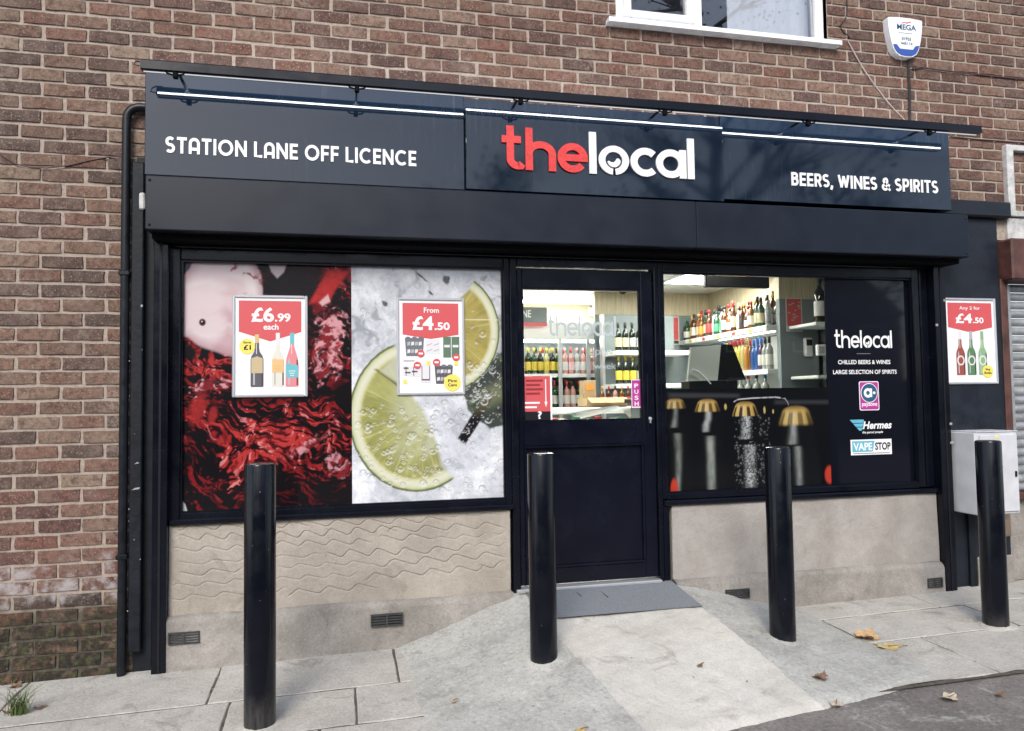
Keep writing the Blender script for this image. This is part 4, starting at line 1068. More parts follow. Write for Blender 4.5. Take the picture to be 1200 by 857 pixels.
    stm = in_poly(u, v, [px(388, 628), px(432, 555), px(500, 470), px(516, 480), px(460, 580), px(415, 648)], .006)
    sc_ = np.zeros(u.shape+(3,)) + s2l((24, 22, 28)); sc_ = lerp(sc_, s2l((92, 88, 64)), smooth01(v, px(0, 570)[1], px(0, 500)[1])); sc_ = lerp(sc_, s2l((200, 200, 204)), smooth01(fn2, .68, .82)*.8)
    col = lerp(col, sc_, stm)
    # ---- dark bits in the ice at the top
    for (X, Y, a, b) in ((355, 75, 14, 18), (270, 64, 22, 5), (362, 66, 6, 8), (145, 160, 16, 10), (300, 120, 10, 5)):
        col = lerp(col, s2l((44, 46, 54)), smooth01(ell(u, v, *px(X, Y), a/510, b/800, .5) + .8*(fn-.5), 1.1, .6)*.85)
    # ---- bubbles
    r = np.random.default_rng(9)
    for k in range(300):
        t = r.random()
        if t < .45: X, Y = r.uniform(50, 330), r.uniform(500, 780)
        elif t < .75: X, Y = r.uniform(300, 540), r.uniform(470, 820)
        elif t < .9: X, Y = r.uniform(420, 540), r.uniform(360, 520)
        else: X, Y = r.uniform(60, 520), r.uniform(180, 300)
        rad = r.uniform(3, 7) if r.random() < .75 else r.uniform(7, 12)
        cx, cy = px(X, Y); e = ell(u, v, cx, cy, rad/510, rad/800)
        sel = e < 1.6
        if not sel.any(): continue
        ring = np.exp(-((e[sel]-1)/.2)**2); up_ = (v[sel]-cy)/(rad/800)
        c = col[sel]; c = c + (c*.52 - c)*(ring*.85*smooth01(-up_, -1.2, .6))[..., None]; c = c + (s2l((238, 240, 236)) - c)*(ring*.75*smooth01(up_, -.6, 1.0))[..., None]
        hi_ = np.exp(-(ell(u[sel], v[sel], cx-.25*rad/510, cy-.3*rad/800, .3*rad/510, .3*rad/800))**2); c = c + (s2l((245, 246, 244)) - c)*(hi_*.5)[..., None]
        col[sel] = c
    return col
def beer(u, v):
    col = np.zeros(u.shape+(3,)) + s2l((10, 11, 17)); fn = fbm(u*60, v*40, 201, 3); 
    def px(X, Y): return (X-38)/1000, (Y-25)/625
    W_, H_ = 1000.0, 625.0
    def strip(pts, w0, amt, body, drops=False):
        """soft highlight along a centre line: pts (x, y, half width)"""
        nonlocal col
        ys = np.array([px(0, p[1])[1] for p in pts]); xc = np.interp(v, ys, [px(p[0], 0)[0] for p in pts]); hw = np.interp(v, ys, [.72*p[2]/W_ for p in pts])
        m_ = np.exp(-(np.abs(u-xc)/hw)**w0)*smooth01(v, ys[0]-.012, ys[0]+.012)*smooth01(v, ys[-1]+.012, ys[-1]-.012)
        m_ = m_*(.55 + .8*(fbm(u*46, v*9, 207, 3)-.25))
        c = np.zeros(u.shape+(3,)) + s2l(body)
        if drops: c = lerp(c, s2l((48, 50, 54)), smooth01(fbm(u*110, v*72, 205, 2), .50, .66)*.75)
        col = lerp(col, c, np.clip(m_, 0, 1)*amt)
    def cap(cx, capw, capt, caph, blur, gold):
        nonlocal col
        f = blur; x0, y0 = px(cx-capw/2, capt); x1, y1 = px(cx+capw/2, capt+caph)
        s = (v-y0)/(y1-y0); tt = (u-(x0+x1)/2)/((x1-x0)/2)
        hw = (.76 + .24*smooth01(s, .2, 1.0))*np.sqrt(np.clip(1-np.clip(1-s/.42, 0, 1)**2.2, 0, 1))
        dome = smooth01(np.abs(tt)-hw, .04+.16*f, -.04-.16*f)*smooth01(s, -.03-.1*f, .05+.1*f)*smooth01(s, 1.03+.12*f, .97-.12*f)
        ph = np.arcsin(np.clip(tt/np.maximum(hw, .05), -1, 1)); teeth = .5+.5*np.cos(ph*9.5 + .6)
        g = np.zeros(u.shape+(3,)) + s2l(gold)
        g = lerp(g, s2l((244, 226, 176)), np.exp(-((tt+.25)/.30)**2)*.55*smooth01(s, .15, .5)); g = lerp(g, s2l((84, 60, 26)), smooth01(s, .34, .0)*.8)
        gap = smooth01(s, .18, .50)*smooth01(teeth, .62+.2*f, .22)*(1-.45*f); g = lerp(g, s2l((24, 16, 8)), gap*.95)
        g = lerp(g, s2l((28, 20, 12)), smooth01(tt, .35, 1.0)*.9); g = lerp(g, s2l((70, 50, 24)), smooth01(tt, -.7, -1.0)*.6)
        col = lerp(col, g, dome)
    for (cx, hw) in ((115, 75), (310, 85), (560, 110), (840, 130)):
        a = in_poly(u, v, [px(cx-hw*.6, 190), px(cx+hw*.7, 190), px(cx+hw, 650), px(cx-hw, 650)], .02); col = lerp(col, s2l((14, 16, 20)), a*.8)
    strip([(100, 145, 16), (96, 200, 18), (86, 262, 24)], 2.2, .72, (166, 172, 168)); strip([(106, 298, 26), (112, 400, 24), (104, 660, 18)], 2.2, .75, (150, 158, 150))
    strip([(292, 165, 22), (290, 215, 24), (276, 250, 26), (274, 294, 24)], 2.6, .85, (196, 202, 200)); strip([(300, 320, 32), (300, 450, 30), (300, 660, 30)], 2.6, .82, (176, 184, 176))
    strip([(808, 255, 24), (806, 320, 30), (800, 388, 34)], 2.2, .8, (186, 192, 188)); strip([(830, 400, 28), (838, 650, 26)], 2.2, .7, (170, 176, 172))
    strip([(518, 195, 34), (518, 250, 36), (512, 345, 40)], 3.5, .95, (206, 212, 212), True); strip([(536, 382, 44), (536, 660, 40)], 3.5, .95, (206, 212, 212), True)
    cap(98, 125, 80, 65, .75, (178, 150, 90)); cap(288, 150, 86, 82, .4, (200, 166, 96)); cap(828, 215, 138, 125, .7, (198, 168, 100)); cap(515, 160, 106, 95, .05, (206, 172, 98))
    # glowing outline of the glass rim behind
    for pts in ([(446, 110), (470, 95), (560, 88), (700, 84), (760, 92), (778, 118), (782, 135)],):
        for (a, b) in zip(pts[:-1], pts[1:]):
            m_ = in_poly(u, v, [px(a[0], a[1]-4), px(b[0], b[1]-4), px(b[0], b[1]+4), px(a[0], a[1]+4)], .004); col = lerp(col, s2l((210, 212, 214)), m_*.85*smooth01(fn, .2, .5))
    for (cx, cy, w2, h2) in ((395, 140, 9, 22), (632, 165, 8, 26), (685, 175, 6, 16)):
        col = lerp(col, s2l((206, 182, 110)), smooth01(ell(u, v, *px(cx, cy), w2/W_, h2/H_), 1.1, .6)*.9)
    # drops over the sharp bottle
    r = np.random.default_rng(4)
    for k in range(260):
        X = r.uniform(445, 665); Y = r.uniform(360, 655) if r.random() < .8 else r.uniform(200, 350); rad = r.uniform(2.5, 7)
        cx, cy = px(X, Y); e = ell(u, v, cx, cy, rad/W_, rad*1.2/H_); sel = e < 2
        if not sel.any(): continue
        on = 490 < X < 585; c = col[sel]; k_ = np.exp(-(e[sel])**2)
        c = c + ((s2l((26, 28, 32)) if on else s2l((84, 88, 90))) - c)*(k_*(.85 if on else .6))[..., None]
        hl = np.exp(-ell(u[sel], v[sel], cx-rad*.3/W_, cy-rad*.5/H_, rad*.35/W_, rad*.4/H_)**2); c = c + (s2l((225, 228, 228)) - c)*(hl*(.7 if on else .45))[..., None]; col[sel] = c
    # out of focus red labels
    for (cx, cy, a, b) in ((82, 645, 24, 75), (1030, 590, 34, 62)):
        col = lerp(col, s2l((206, 66, 46)), smooth01(ell(u, v, *px(cx, cy), a/W_, b/H_), 1.15, .7)*.95)
    hz = in_poly(u, v, [px(60, 48), px(480, 60), px(480, 82), px(60, 78)], .02)*.35 + in_poly(u, v, [px(700, 105), px(1040, 108), px(1040, 132), px(700, 128)], .02)*.3
    return lerp(col, s2l((96, 98, 104)), np.clip(hz, 0, .5))
_lime = lime
def lime(u, v): return _lime(u, v)*1.24
PM = print_mat('printed_window_vinyl')
picture('wine_picture', .757, 1.7145, .848, 2.296, .012, 300, 450, wine, PM, lw)
picture('lime_picture', 1.7155, 2.654, .848, 2.296, .012, 300, 460, lime, PM, lw)
picture('beer_picture', 3.772, 5.0195, .838, 1.5195, .014, 420, 250, beer, PM, rw_)
MB().box(.75, 2.66, .014, .03, .843, 2.30).build('picture_backing', M['black_ink'], lw)
MB().box(3.766, 5.02, .0165, .03, .832, 1.519).build('picture_backing', M['black_ink'], rw_)

# ------------------------------------------------------------------ lettering on the right window and the door
yb = .0165
logo(5.085, 5.560, 1.800, .128, yb, yb+.001, M['white_ink'], M['white_ink'], rw_, .13, False, 'thelocal_lettering')
MB().box(5.262, 5.378, yb, yb+.001, 1.757, 1.7605).build('divider_line', M['grey_ink'], rw_)
words('CHILLED BEERS & WINES', 5.108, 5.540, 1.683, yb, M['white_ink'], rw_, .030, .018)
words('LARGE SELECTION OF SPIRITS', 5.065, 5.590, 1.612, yb, M['white_ink'], rw_, .030, .018)
def px_box(x0, y0, x1, y1, Y):
    a, b = at(x0, (y0+y1)/2, Y), at(x1, (y0+y1)/2, Y); m_ = (x0+x1)/2
    return a[0], b[0], at(m_, y1, Y)[2], at(m_, y0, Y)[2]
def rrect(x0, x1, z0, z1, r, n=5):
    pts = []
    for (cx, cz, a) in ((x1-r, z0+r, -90), (x1-r, z1-r, 0), (x0+r, z1-r, 90), (x0+r, z0+r, 180)): pts += arc(cx, cz, r, r, a, a+90, n)
    return pts
a, b, c, d = px_box(1007, 447, 1030, 481, yb)
MB().plate(rrect(a, b, c, d, .012), yb, yb+.001).build('card_sticker', M['white_ink'], rw_)
MB().plate(rrect(a+.006, b-.006, c+.006, d-.006, .009), yb-.001, yb).build('sticker_panel', M['magenta'], rw_)
cx, cz = (a+b)/2, c+(d-c)*.60; R1 = (b-a)*.40
MB().plate(arc(cx, cz, R1*1.08, R1*1.08, 0, 360, 28)[:-1], yb-.002, yb-.001).build('sticker_ring', M['white_ink'], rw_)
MB().plate(arc(cx, cz, R1, R1, 0, 360, 28)[:-1], yb-.003, yb-.002).build('sticker_disc', M['blue_ink'], rw_)
q = MB(); ribbon(q, arc(cx-R1*.18, cz, R1*.38, R1*.38, 0, 360, 24), R1*.30, yb-.004, yb-.003); ribbon(q, [(cx+R1*.22, cz+R1*.5), (cx+R1*.22, cz-R1*.45)], R1*.24, yb-.0045, yb-.003); q.plate(arc(cx+R1*.62, cz, R1*.16, R1*.16, 0, 360, 12)[:-1], yb-.004, yb-.003); q.build('sticker_mark', M['white_ink'], rw_)
words('payzone', a+.018, b-.018, c+.022, yb-.002, M['white_ink'], rw_, .030, .02)
a, b, c, d = px_box(996, 490, 1045, 508, yb)
q = MB()
for k in range(3): q.plate([(a+.03*k*.9, d-.01-.028*k), (a+.115, d-.01-.028*k), (a+.115-.012*k, d-.033-.028*k), (a+.022+.03*k*.9, d-.033-.028*k)], yb, yb+.001)
q.build('wing_mark', M['cyan_ink'], rw_)
words('Hermes', a+.105, b, c+.034, yb, M['white_ink'], rw_, None, .03, 1.0, .25)
words('the parcel people', a+.10, b-.075, c-.004, yb, M['white_ink'], rw_, .021, .02, 1.0, .2)
a, b, c, d = px_box(997, 515, 1045, 533, yb)
MB().box(a, b, yb, yb+.001, c, d).build('vape_sticker', M['white_ink'], rw_)
MB().plate([(a+.012, c+.022), (a+(b-a)*.53, c+.022), (a+(b-a)*.58, d-.010), (a+.012, d-.010)], yb-.001, yb).build('sticker_panel', M['cyan_ink'], rw_)
words('VAPE', a+.020, a+(b-a)*.515, c+.032, yb-.002, M['white_ink'], rw_, (d-c)-.055, .03)
words('STOP', a+(b-a)*.59, b-.010, c+.032, yb-.001, M['black_ink'], rw_, (d-c)-.055, .03)
MB().box(a+.02, b-.02, yb-.001, yb, c+.008, c+.014).build('small_print', M['grey_ink'], rw_)
# door glass lettering, notice and push sticker
M['frost'] = simple('frosted_letter', (.42,.47,.50), .6)
yg = .0125
logo(2.965, 3.435, 1.875, .135, yg, yg+.001, M['frost'], M['frost'], dr, .13, False, 'thelocal_lettering')
words('open', 3.24, 3.40, 1.735, yg, M['frost'], dr, .050, .0)
words('7 days a week', 3.03, 3.43, 1.645, yg, M['frost'], dr, .052, .0)
a, b, c, d = px_box(613, 441, 647, 493, yg)
MB().box(a, b, yg, yg+.001, c, d).build('red_notice', M['poster_red'], dr)
MB().box(a, b-.004, yg-.001, yg, c, c+.058).build('notice_foot', M['black_ink'], dr)
MB().box(b-.012, b, yg-.0012, yg, c, d).build('notice_edge', M['poster_white'], dr)
for k in range(4): MB().box(a+.02, b-.06-.02*(k % 2), yg-.001, yg, d-.035-.028*k, d-.022-.028*k).build('small_print', simple('dark_red_ink', (.25,.02,.025), .5) if k == 0 else bpy.data.materials['dark_red_ink'], dr)
for k in range(2): MB().box(a+.01, a+.11-.02*k, yg-.001, yg, d-.178-.028*k, d-.166-.028*k).build('small_print', M['white_ink'], dr)
MB().plate([(b-.045, d-.02), (b-.039, d-.02), (b-.039, c+.12), (b-.032, c+.12), (b-.042, c+.085), (b-.052, c+.12), (b-.045, c+.12)], yg-.001, yg).build('arrow', M['white_ink'], dr)
words('?', a+.095, a+.122, c+.010, yg-.002, M['white_ink'], dr, .05, .03)
a, b, c, d = px_box(740, 445, 752, 478, yg)
MB().box(a, b-.002, yg, yg+.001, c, d).build('push_sticker', M['white_ink'], dr)
MB().box(a+.004, b-.006, yg-.001, yg, c+.008, d-.004).build('sticker_panel', M['magenta'], dr)
for k, chx in enumerate('PUSH'): words(chx, a+.020, b-.024, d-.055-k*.040, yg-.002, M['white_ink'], dr, .028, .02)

# ================================================================== FRAMED POSTERS
def bottle_pts(cx, z0, H, w, neck=.34, nw=.32, sh=.14):
    hw = w/2; n = hw*nw
    r = [(hw*.92, 0), (hw, .02*H), (hw, H*(1-neck-sh)), (hw*.86, H*(1-neck-sh*.55)), (n*1.35, H*(1-neck)), (n, H*(1-neck*.8)), (n, H)]
    return [(cx+x, z0+z) for x, z in r] + [(cx-x, z0+z) for x, z in r[::-1]]
def poster(label, x0, x1, z0, z1, Y, fill):
    t = thing('framed_poster', label, 'poster', ((x0+x1)/2, Y, z0), 'silver framed price posters')
    fw = .017; f = MB()
    for (a, b, c, d) in ((x0, x0+fw, z0, z1), (x1-fw, x1, z0, z1), (x0+fw, x1-fw, z0, z0+fw), (x0+fw, x1-fw, z1-fw, z1)): f.box(a, b, Y-.014, Y, c, d, .005)
    f.build('poster_frame', M['silver'], t)
    MB().box(x0+fw*.8, x1-fw*.8, Y-.004, Y-.001, z0+fw*.8, z1-fw*.8).build('poster_sheet', M['poster_white'], t)
    W_, H_ = x1-x0, z1-z0
    P = lambda u, v: (x0+u*W_, z0+v*H_)
    def shape(pts, mat, lev, name='print_shape'): MB().plate([P(*p) for p in pts], Y-.004-.0007*lev, Y-.004).build(name, mat, t)
    def word(s, u0, u1, v, h, mat, lev, bold=.02): words(s, x0+u0*W_, x0+u1*W_, z0+v*H_, Y-.0042-.0007*lev, mat, t, h*H_, bold)
    fill(shape, word); return t
def circ(cu, cv, r, asp): return [(cu+r*math.cos(a), cv+r*asp*math.sin(a)) for a in np.linspace(0, 2*math.pi, 25)[:-1]]
INK = {k: simple('ink_'+k, c, .5) for k, c in dict(claret=(.045,.030,.042), claret2=(.09,.085,.10), cream=(.50,.40,.25), straw=(.66,.64,.56), peach=(.72,.45,.20), rose=(.66,.22,.24), teal=(.12,.45,.50), gold=(.60,.42,.20), pale=(.68,.66,.68), can=(.14,.15,.17), green=(.10,.17,.11), amber=(.30,.07,.05), lgreen=(.23,.40,.20), dgreen=(.09,.20,.09), mid=(.40,.41,.44)).items()}
def glint(shape, cx, v0, h, w):
    shape([(cx-.30*w, v0+.04*h), (cx-.17*w, v0+.04*h), (cx-.17*w, v0+.50*h), (cx-.22*w, v0+.56*h), (cx-.30*w, v0+.50*h)], INK['mid'], 2.5, 'printed_glint')
    shape([(cx-.07*w, v0+.62*h), (cx-.02*w, v0+.62*h), (cx-.02*w, v0+.82*h), (cx-.07*w, v0+.82*h)], INK['pale'], 2.5, 'printed_glint')
    shape([(cx+.36*w, v0+.03*h), (cx+.47*w, v0+.03*h), (cx+.47*w, v0+.50*h), (cx+.36*w, v0+.52*h)], INK['claret'], 2.4, 'printed_shade')
def b_(cx, v0, h, w, asp, **k): return [(p[0], p[1]) for p in bottle_pts(cx, v0, h, w, **k)]
def p1(shape, word):
    shape([(.085, .945), (.915, .945), (.915, .64), (.50, .545), (.085, .64)], M['poster_red'], 1, 'red_banner')
    word('£6', .25, .55, .735, .145, M['white_ink'], 2, .03); word('.99', .56, .77, .738, .085, M['white_ink'], 2, .03); word('each', .41, .61, .660, .058, M['white_ink'], 2, .02)
    shape(b_(.325, .10, .52, .17, 1), INK['claret2'], 2, 'printed_bottle'); shape([(.25, .235), (.40, .235), (.40, .38), (.325, .40), (.25, .38)], INK['cream'], 3); shape([(.298, .53), (.352, .53), (.352, .615), (.298, .615)], INK['gold'], 3)
    shape(b_(.60, .10, .53, .165, 1), INK['straw'], 2, 'printed_bottle'); shape([(.525, .24), (.675, .24), (.675, .37), (.525, .37)], INK['peach'], 3); shape([(.573, .50), (.627, .50), (.627, .63), (.573, .63)], INK['pale'], 3)
    shape(b_(.79, .10, .53, .175, 1, neck=.30, sh=.30), INK['rose'], 2, 'printed_bottle'); shape([(.71, .19), (.87, .19), (.87, .31), (.71, .33)], INK['teal'], 3); shape([(.762, .52), (.818, .52), (.818, .63), (.762, .63)], INK['teal'], 3)
    for cx in (.325, .60, .79): glint(shape, cx, .10, .52, .165)
    for (cx, v, wd) in ((.325, .31, .10), (.60, .30, .10), (.79, .25, .09)):
        for k in range(3): shape([(cx-wd/2+.01*k, v-.022*k), (cx+wd/2-.01*k, v-.022*k), (cx+wd/2-.01*k, v-.022*k+.008), (cx-wd/2+.01*k, v-.022*k+.008)], INK['gold'] if cx < .7 else INK['pale'], 4)
    shape(circ(.195, .495, .105, .715), M['yellow'], 4, 'yellow_flash'); word('Save', .145, .245, .525, .022, M['black_ink'], 5, .01); word('£1', .150, .245, .462, .048, M['black_ink'], 5, .03)
def p2(shape, word):
    shape([(.09, .945), (.91, .945), (.91, .62), (.50, .575), (.09, .62)], M['poster_red'], 1, 'red_banner')
    word('From', .40, .62, .845, .055, M['white_ink'], 2, .015); word('£4', .23, .54, .665, .145, M['white_ink'], 2, .03); word('.50', .555, .78, .668, .080, M['white_ink'], 2, .03)
    def crate(u0, u1, v0, v1, c):
        shape([(u0+.02, v0), (u1-.02, v0), (u1, v1), (u0, v1)], c, 2, 'printed_cans')
        n = 4
        for k in range(n):
            for j in range(2): 
                cu = u0+.03+(u1-u0-.06)*(k+.5)/n; cv = v0+(v1-v0)*(.22+.42*j); shape([(cu-.022, cv-.012), (cu+.022, cv-.004), (cu+.020, cv+.03), (cu-.02, cv+.026)], INK['mid'] if (k+j) % 2 else INK['pale'], 3)
        for k in range(3): cu = u0+(u1-u0)*(k+.5)/3; shape(circ(cu, v1, .035, .4), INK['can'], 3)
    crate(.12, .40, .40, .585, INK['can']); crate(.55, .82, .115, .30, INK['claret2'])
    shape([(.42, .42), (.63, .42), (.63, .57), (.42, .57)], INK['pale'], 2, 'printed_cans')
    for k in range(2): 
        for j in range(2): shape([(.44+.10*k, .445+.06*j), (.52+.10*k, .465+.06*j), (.52+.10*k, .475+.06*j), (.44+.10*k, .455+.06*j)], INK['mid'], 3)
    for k in range(2): shape([(.68+.125*k, .385), (.795+.125*k, .385), (.795+.125*k, .60), (.68+.125*k, .60)], INK['green'], 2, 'printed_cans'); shape([(.695+.125*k, .49), (.78+.125*k, .49), (.78+.125*k, .515), (.695+.125*k, .515)], INK['pale'], 3)
    shape([(.10, .345), (.26, .345), (.26, .36), (.10, .36)], INK['mid'], 2)
    shape([(.09, .20), (.34, .185), (.34, .30), (.09, .30)], INK['pale'], 2, 'printed_cans'); shape([(.34, .13), (.50, .13), (.50, .335), (.34, .335)], INK['pale'], 3, 'printed_cans')
    for (a, b, c, d) in ((.10, .17, .27, .285), (.12, .20, .225, .24), (.22, .30, .235, .25), (.36, .48, .15, .165), (.36, .37, .165, .30), (.47, .48, .165, .30), (.13, .14, .2, .29), (.24, .25, .2, .29)): shape([(a, c), (b, c), (b, d), (a, d)], INK['claret2'], 4)
    for (cu, cv) in ((.35, .425), (.87, .385), (.30, .305), (.58, .335)): shape(circ(cu, cv, .055, .70), M['poster_red'], 5, 'price_spot'); shape([(cu-.03, cv-.008), (cu+.03, cv-.008), (cu+.03, cv+.010), (cu-.03, cv+.010)], M['white_ink'], 6)
    for (cu, cv) in ((.87, .325), (.46, .33), (.12, .14)): shape(circ(cu, cv, .032, .70), M['yellow'], 5, 'price_spot')
    shape(circ(.81, .125, .125, .70), M['yellow'], 5, 'yellow_flash'); word('Pint', .745, .88, .130, .030, M['black_ink'], 6, .02); word('Cans', .745, .875, .088, .030, M['black_ink'], 6, .02)
def p3(shape, word):
    shape([(.075, .945), (.925, .945), (.925, .66), (.50, .60), (.075, .66)], M['poster_red'], 1, 'red_banner')
    word('Any 2 for', .30, .70, .855, .050, M['white_ink'], 2, .012); word('£4', .22, .54, .705, .115, M['white_ink'], 2, .03); word('.50', .555, .76, .708, .068, M['white_ink'], 2, .03)
    for (cu, c, cap) in ((.29, 'amber', 'pale'), (.50, 'dgreen', 'mid'), (.715, 'lgreen', 'lgreen')):
        shape(b_(cu, .105, .505, .165, 1, neck=.36, sh=.16, nw=.34), INK[c], 2, 'printed_bottle'); shape(circ(cu, .275, .072, .80), INK['pale'], 3); shape(circ(cu, .275, .045, .9), INK[c], 4)
        glint(shape, cu, .105, .505, .165); shape([(cu-.03, .52), (cu+.03, .52), (cu+.028, .615), (cu-.028, .615)], INK[cap], 3)
    shape(circ(.80, .145, .105, .70), M['yellow'], 5, 'yellow_flash'); word('Big', .755, .845, .155, .026, M['black_ink'], 6, .02); word('Bottle', .73, .87, .115, .030, M['black_ink'], 6, .02)
poster('silver framed red and white £6.99 wine poster on the wine picture', 1.024, 1.456, 1.499, 2.110, .0112, p1)
poster('silver framed £4.50 poster of canned drinks on the lime picture', 1.988, 2.416, 1.499, 2.110, .0112, p2)
poster('silver framed Any 2 for £4.50 beer poster on the black pier', 5.972, 6.428, 1.530, 2.168, -.024, p3)
# ================================================================== INSIDE THE SHOP
CZ, FZ = 2.78, .27
M['cream_wall'] = simple('cream_wall_paint', (.62,.60,.52), .8, 0, .05, 3)
M['grey_wall'] = simple('slate_grey_wall', (.19,.225,.235), .7, 0, .12, 4)
M['ceiling'] = simple('white_ceiling', (.74,.75,.72), .9, 0, .05, 6)
M['shop_floor'] = simple('grey_vinyl_floor', (.22,.22,.22), .4, 0, .15, 6)
M['white_shelf'] = simple('white_steel_shelf', (.74,.76,.74), .4)
M['fridge_inside'] = simple('fridge_liner', (.66,.70,.70), .5)
M['card'] = simple('brown_cardboard', (.42,.30,.17), .85, 0, .12, 9)
M['black_plastic'] = simple('black_plastic', (.008,.009,.011), .35, 0, 0, 3, 0, 60, .3)
M['grey_screen'] = simple('switched_off_screen', (.42,.44,.40), .25)
def wood():
    m_, t, b = new_mat('pale_oak_cladding'); P = wpos(t, (9, 9, .6))
    f = noise(t, 6, 5, .6, P, .3); t.links.new(ramp(t, f, [(.3, (.44,.37,.24)), (.6, (.58,.51,.36)), (.8, (.64,.58,.44))]), b.inputs['Base Color']); b.inputs['Roughness'].default_value = .5; return m_
M['oak'] = wood()
M['panel_light'] = emit('ceiling_light_panel', (1.0, .98, .90), 19.0)
M['fridge_led'] = emit('fridge_led', (.95, 1.0, .97), 9.0)
def room(name, mb, mat, lab): tag(mb.build(name, mat), lab, None, None, 'structure')
room('shop_floor', MB().box(1.2, 6.7, .13, 5.3, FZ-.1, FZ), M['shop_floor'], 'grey shop floor inside')
room('shop_ceiling', MB().box(1.2, 6.7, .13, 5.3, CZ, CZ+.06), M['ceiling'], 'white shop ceiling inside')
room('shop_back_wall', MB().box(1.2, 6.7, 5.3, 5.36, FZ, CZ), M['oak'], 'pale oak back wall inside the shop')
room('shop_side_wall', MB().box(6.64, 6.7, .13, 5.3, FZ, CZ), M['grey_wall'], 'grey side wall inside the shop')
room('shop_side_wall', MB().box(1.2, 1.26, .13, 5.3, FZ, CZ), M['cream_wall'], 'cream side wall inside the shop')
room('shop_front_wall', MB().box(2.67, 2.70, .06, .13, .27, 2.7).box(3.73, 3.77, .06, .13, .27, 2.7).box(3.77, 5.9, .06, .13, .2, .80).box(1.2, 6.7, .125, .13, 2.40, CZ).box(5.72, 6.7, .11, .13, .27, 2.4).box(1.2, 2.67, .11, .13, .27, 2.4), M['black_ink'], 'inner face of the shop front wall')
# partition stub walls behind the counter: oak above, slate grey below
def stub(x0, x1, y0, y1, zs, lab):
    t = thing('partition_wall', lab, 'wall', ((x0+x1)/2, y0, FZ))
    MB().box(x0, x1, y0, y1, zs, CZ).build('oak_panel', M['oak'], t); MB().box(x0+.004, x1-.004, y0+.004, y1-.004, FZ, zs).build('grey_panel', M['grey_wall'], t)
q0 = at(777, 370, 4.05); q1 = at(806, 370, 4.05)
stub(q0[0]-.9, 6.45, 4.05, 4.12, q1[2], 'oak and slate partition behind the spirits shelf')
a0, a1 = at(913, 352, 1.95), at(956, 352, 1.95)
stub(a0[0], a1[0]+.02, 1.95, 2.02, a1[2]+.01, 'oak and slate partition at the near end of the spirits shelf')
MB_ = MB().box(6.22, 6.26, 2.02, 4.05, 2.32, CZ); t = thing('shelf_back_wall', 'oak and slate wall behind the spirits bottles', 'wall', (6.24, 3.0, FZ)); MB_.build('oak_panel', M['oak'], t); MB().box(6.224, 6.26, 2.02, 4.05, FZ, 2.32).build('grey_panel', M['grey_wall'], t)
# ceiling lights
def ceil_light(x0, x1, y0, y1, lab):
    t = thing('ceiling_light', lab, 'light', ((x0+x1)/2, (y0+y1)/2, CZ-.04), 'shop ceiling lights')
    MB().box(x0-.02, x1+.02, y0-.02, y1+.02, CZ-.028, CZ-.001).build('light_housing', M['white'], t); MB().box(x0, x1, y0, y1, CZ-.034, CZ-.029).build('diffuser', M['panel_light'], t)
ceil_light(3.95, 5.05, 4.45, 4.95, 'bright ceiling light above the fridges seen through the door')
ceil_light(3.9, 4.85, 2.30, 2.75, 'bright ceiling light at the left of the clear window pane')
ceil_light(4.6, 5.4, .32, .50, 'unseen fill light added above the shop counter'); ceil_light(5.2, 5.9, 2.5, 3.1, 'ceiling light above the spirits shelf'); ceil_light(2.6, 3.6, 1.5, 2.0, 'ceiling light above the shop entrance')  # counter panel added out of view to brighten the near partition
# ------------------------------------------------------------------ bottles
GLS = {}
def gcol(name, c, rough=.08):
    if name not in GLS: GLS[name] = simple('bottle_'+name, tuple(q*.75 for q in c), rough, 0, 0, 3, 0, 60, .6)
    return GLS[name]
PROF = {'wine': [(.034,0),(.038,.006),(.038,.19),(.034,.215),(.016,.245),(.014,.26),(.014,.32)], 'spirit': [(.036,0),(.040,.006),(.040,.18),(.036,.205),(.017,.225),(.015,.235),(.015,.30)],
        'slim': [(.028,0),(.031,.006),(.031,.21),(.027,.235),(.014,.26),(.013,.27),(.013,.33)], 'squat': [(.044,0),(.048,.008),(.048,.13),(.044,.16),(.018,.185),(.016,.19),(.016,.26)]}
CACHE = {}
def bmesh_(kind, part, mat):
    k = (kind, part, mat.name)
    if k in CACHE: return CACHE[k]
    p = PROF[kind]; top = p[-1][1]; R = p[2][0]; lh = p[2][1]
    if part == 'bottle': mb = MB().lathe(p, (0,0,0), 12)
    elif part == 'label': mb = MB().lathe([(R+.0008, lh*.24), (R+.0012, lh*.25), (R+.0012, lh*.78), (R+.0008, lh*.79)], (0,0,0), 12)
    else: r = p[-1][0]+.0015; mb = MB().lathe([(r, top-.055 if kind in ('wine','slim') else top-.03), (r, top+.002), (r*.8, top+.005)], (0,0,0), 12)
    CACHE[k] = mb.mesh(part, mat, True); return CACHE[k]
def bottle(kind, glass, lab_c, cap_c, loc, label, group, s=1.0):
    o = bpy.data.objects.new('bottle', bmesh_(kind, 'bottle', glass)); C.objects.link(o); o.location = loc; o.scale = (s, s, s); o.rotation_euler.z = random.uniform(0, .5)
    tag(o, label, 'bottle', group)
    for nm, c in (('label', lab_c), ('cap', cap_c)):
        if c is None: continue
        q = bpy.data.objects.new(nm, bmesh_(kind, nm, c)); C.objects.link(q); q.parent = o
    return o
ORD = ['first','second','third','fourth','fifth','sixth','seventh','eighth','ninth','tenth','eleventh','twelfth','thirteenth','fourteenth','fifteenth','sixteenth','seventeenth','eighteenth','nineteenth','twentieth','twenty-first','twenty-second','twenty-third','twenty-fourth','twenty-fifth','twenty-sixth','twenty-seventh','twenty-eighth','twenty-ninth','thirtieth','thirty-first']
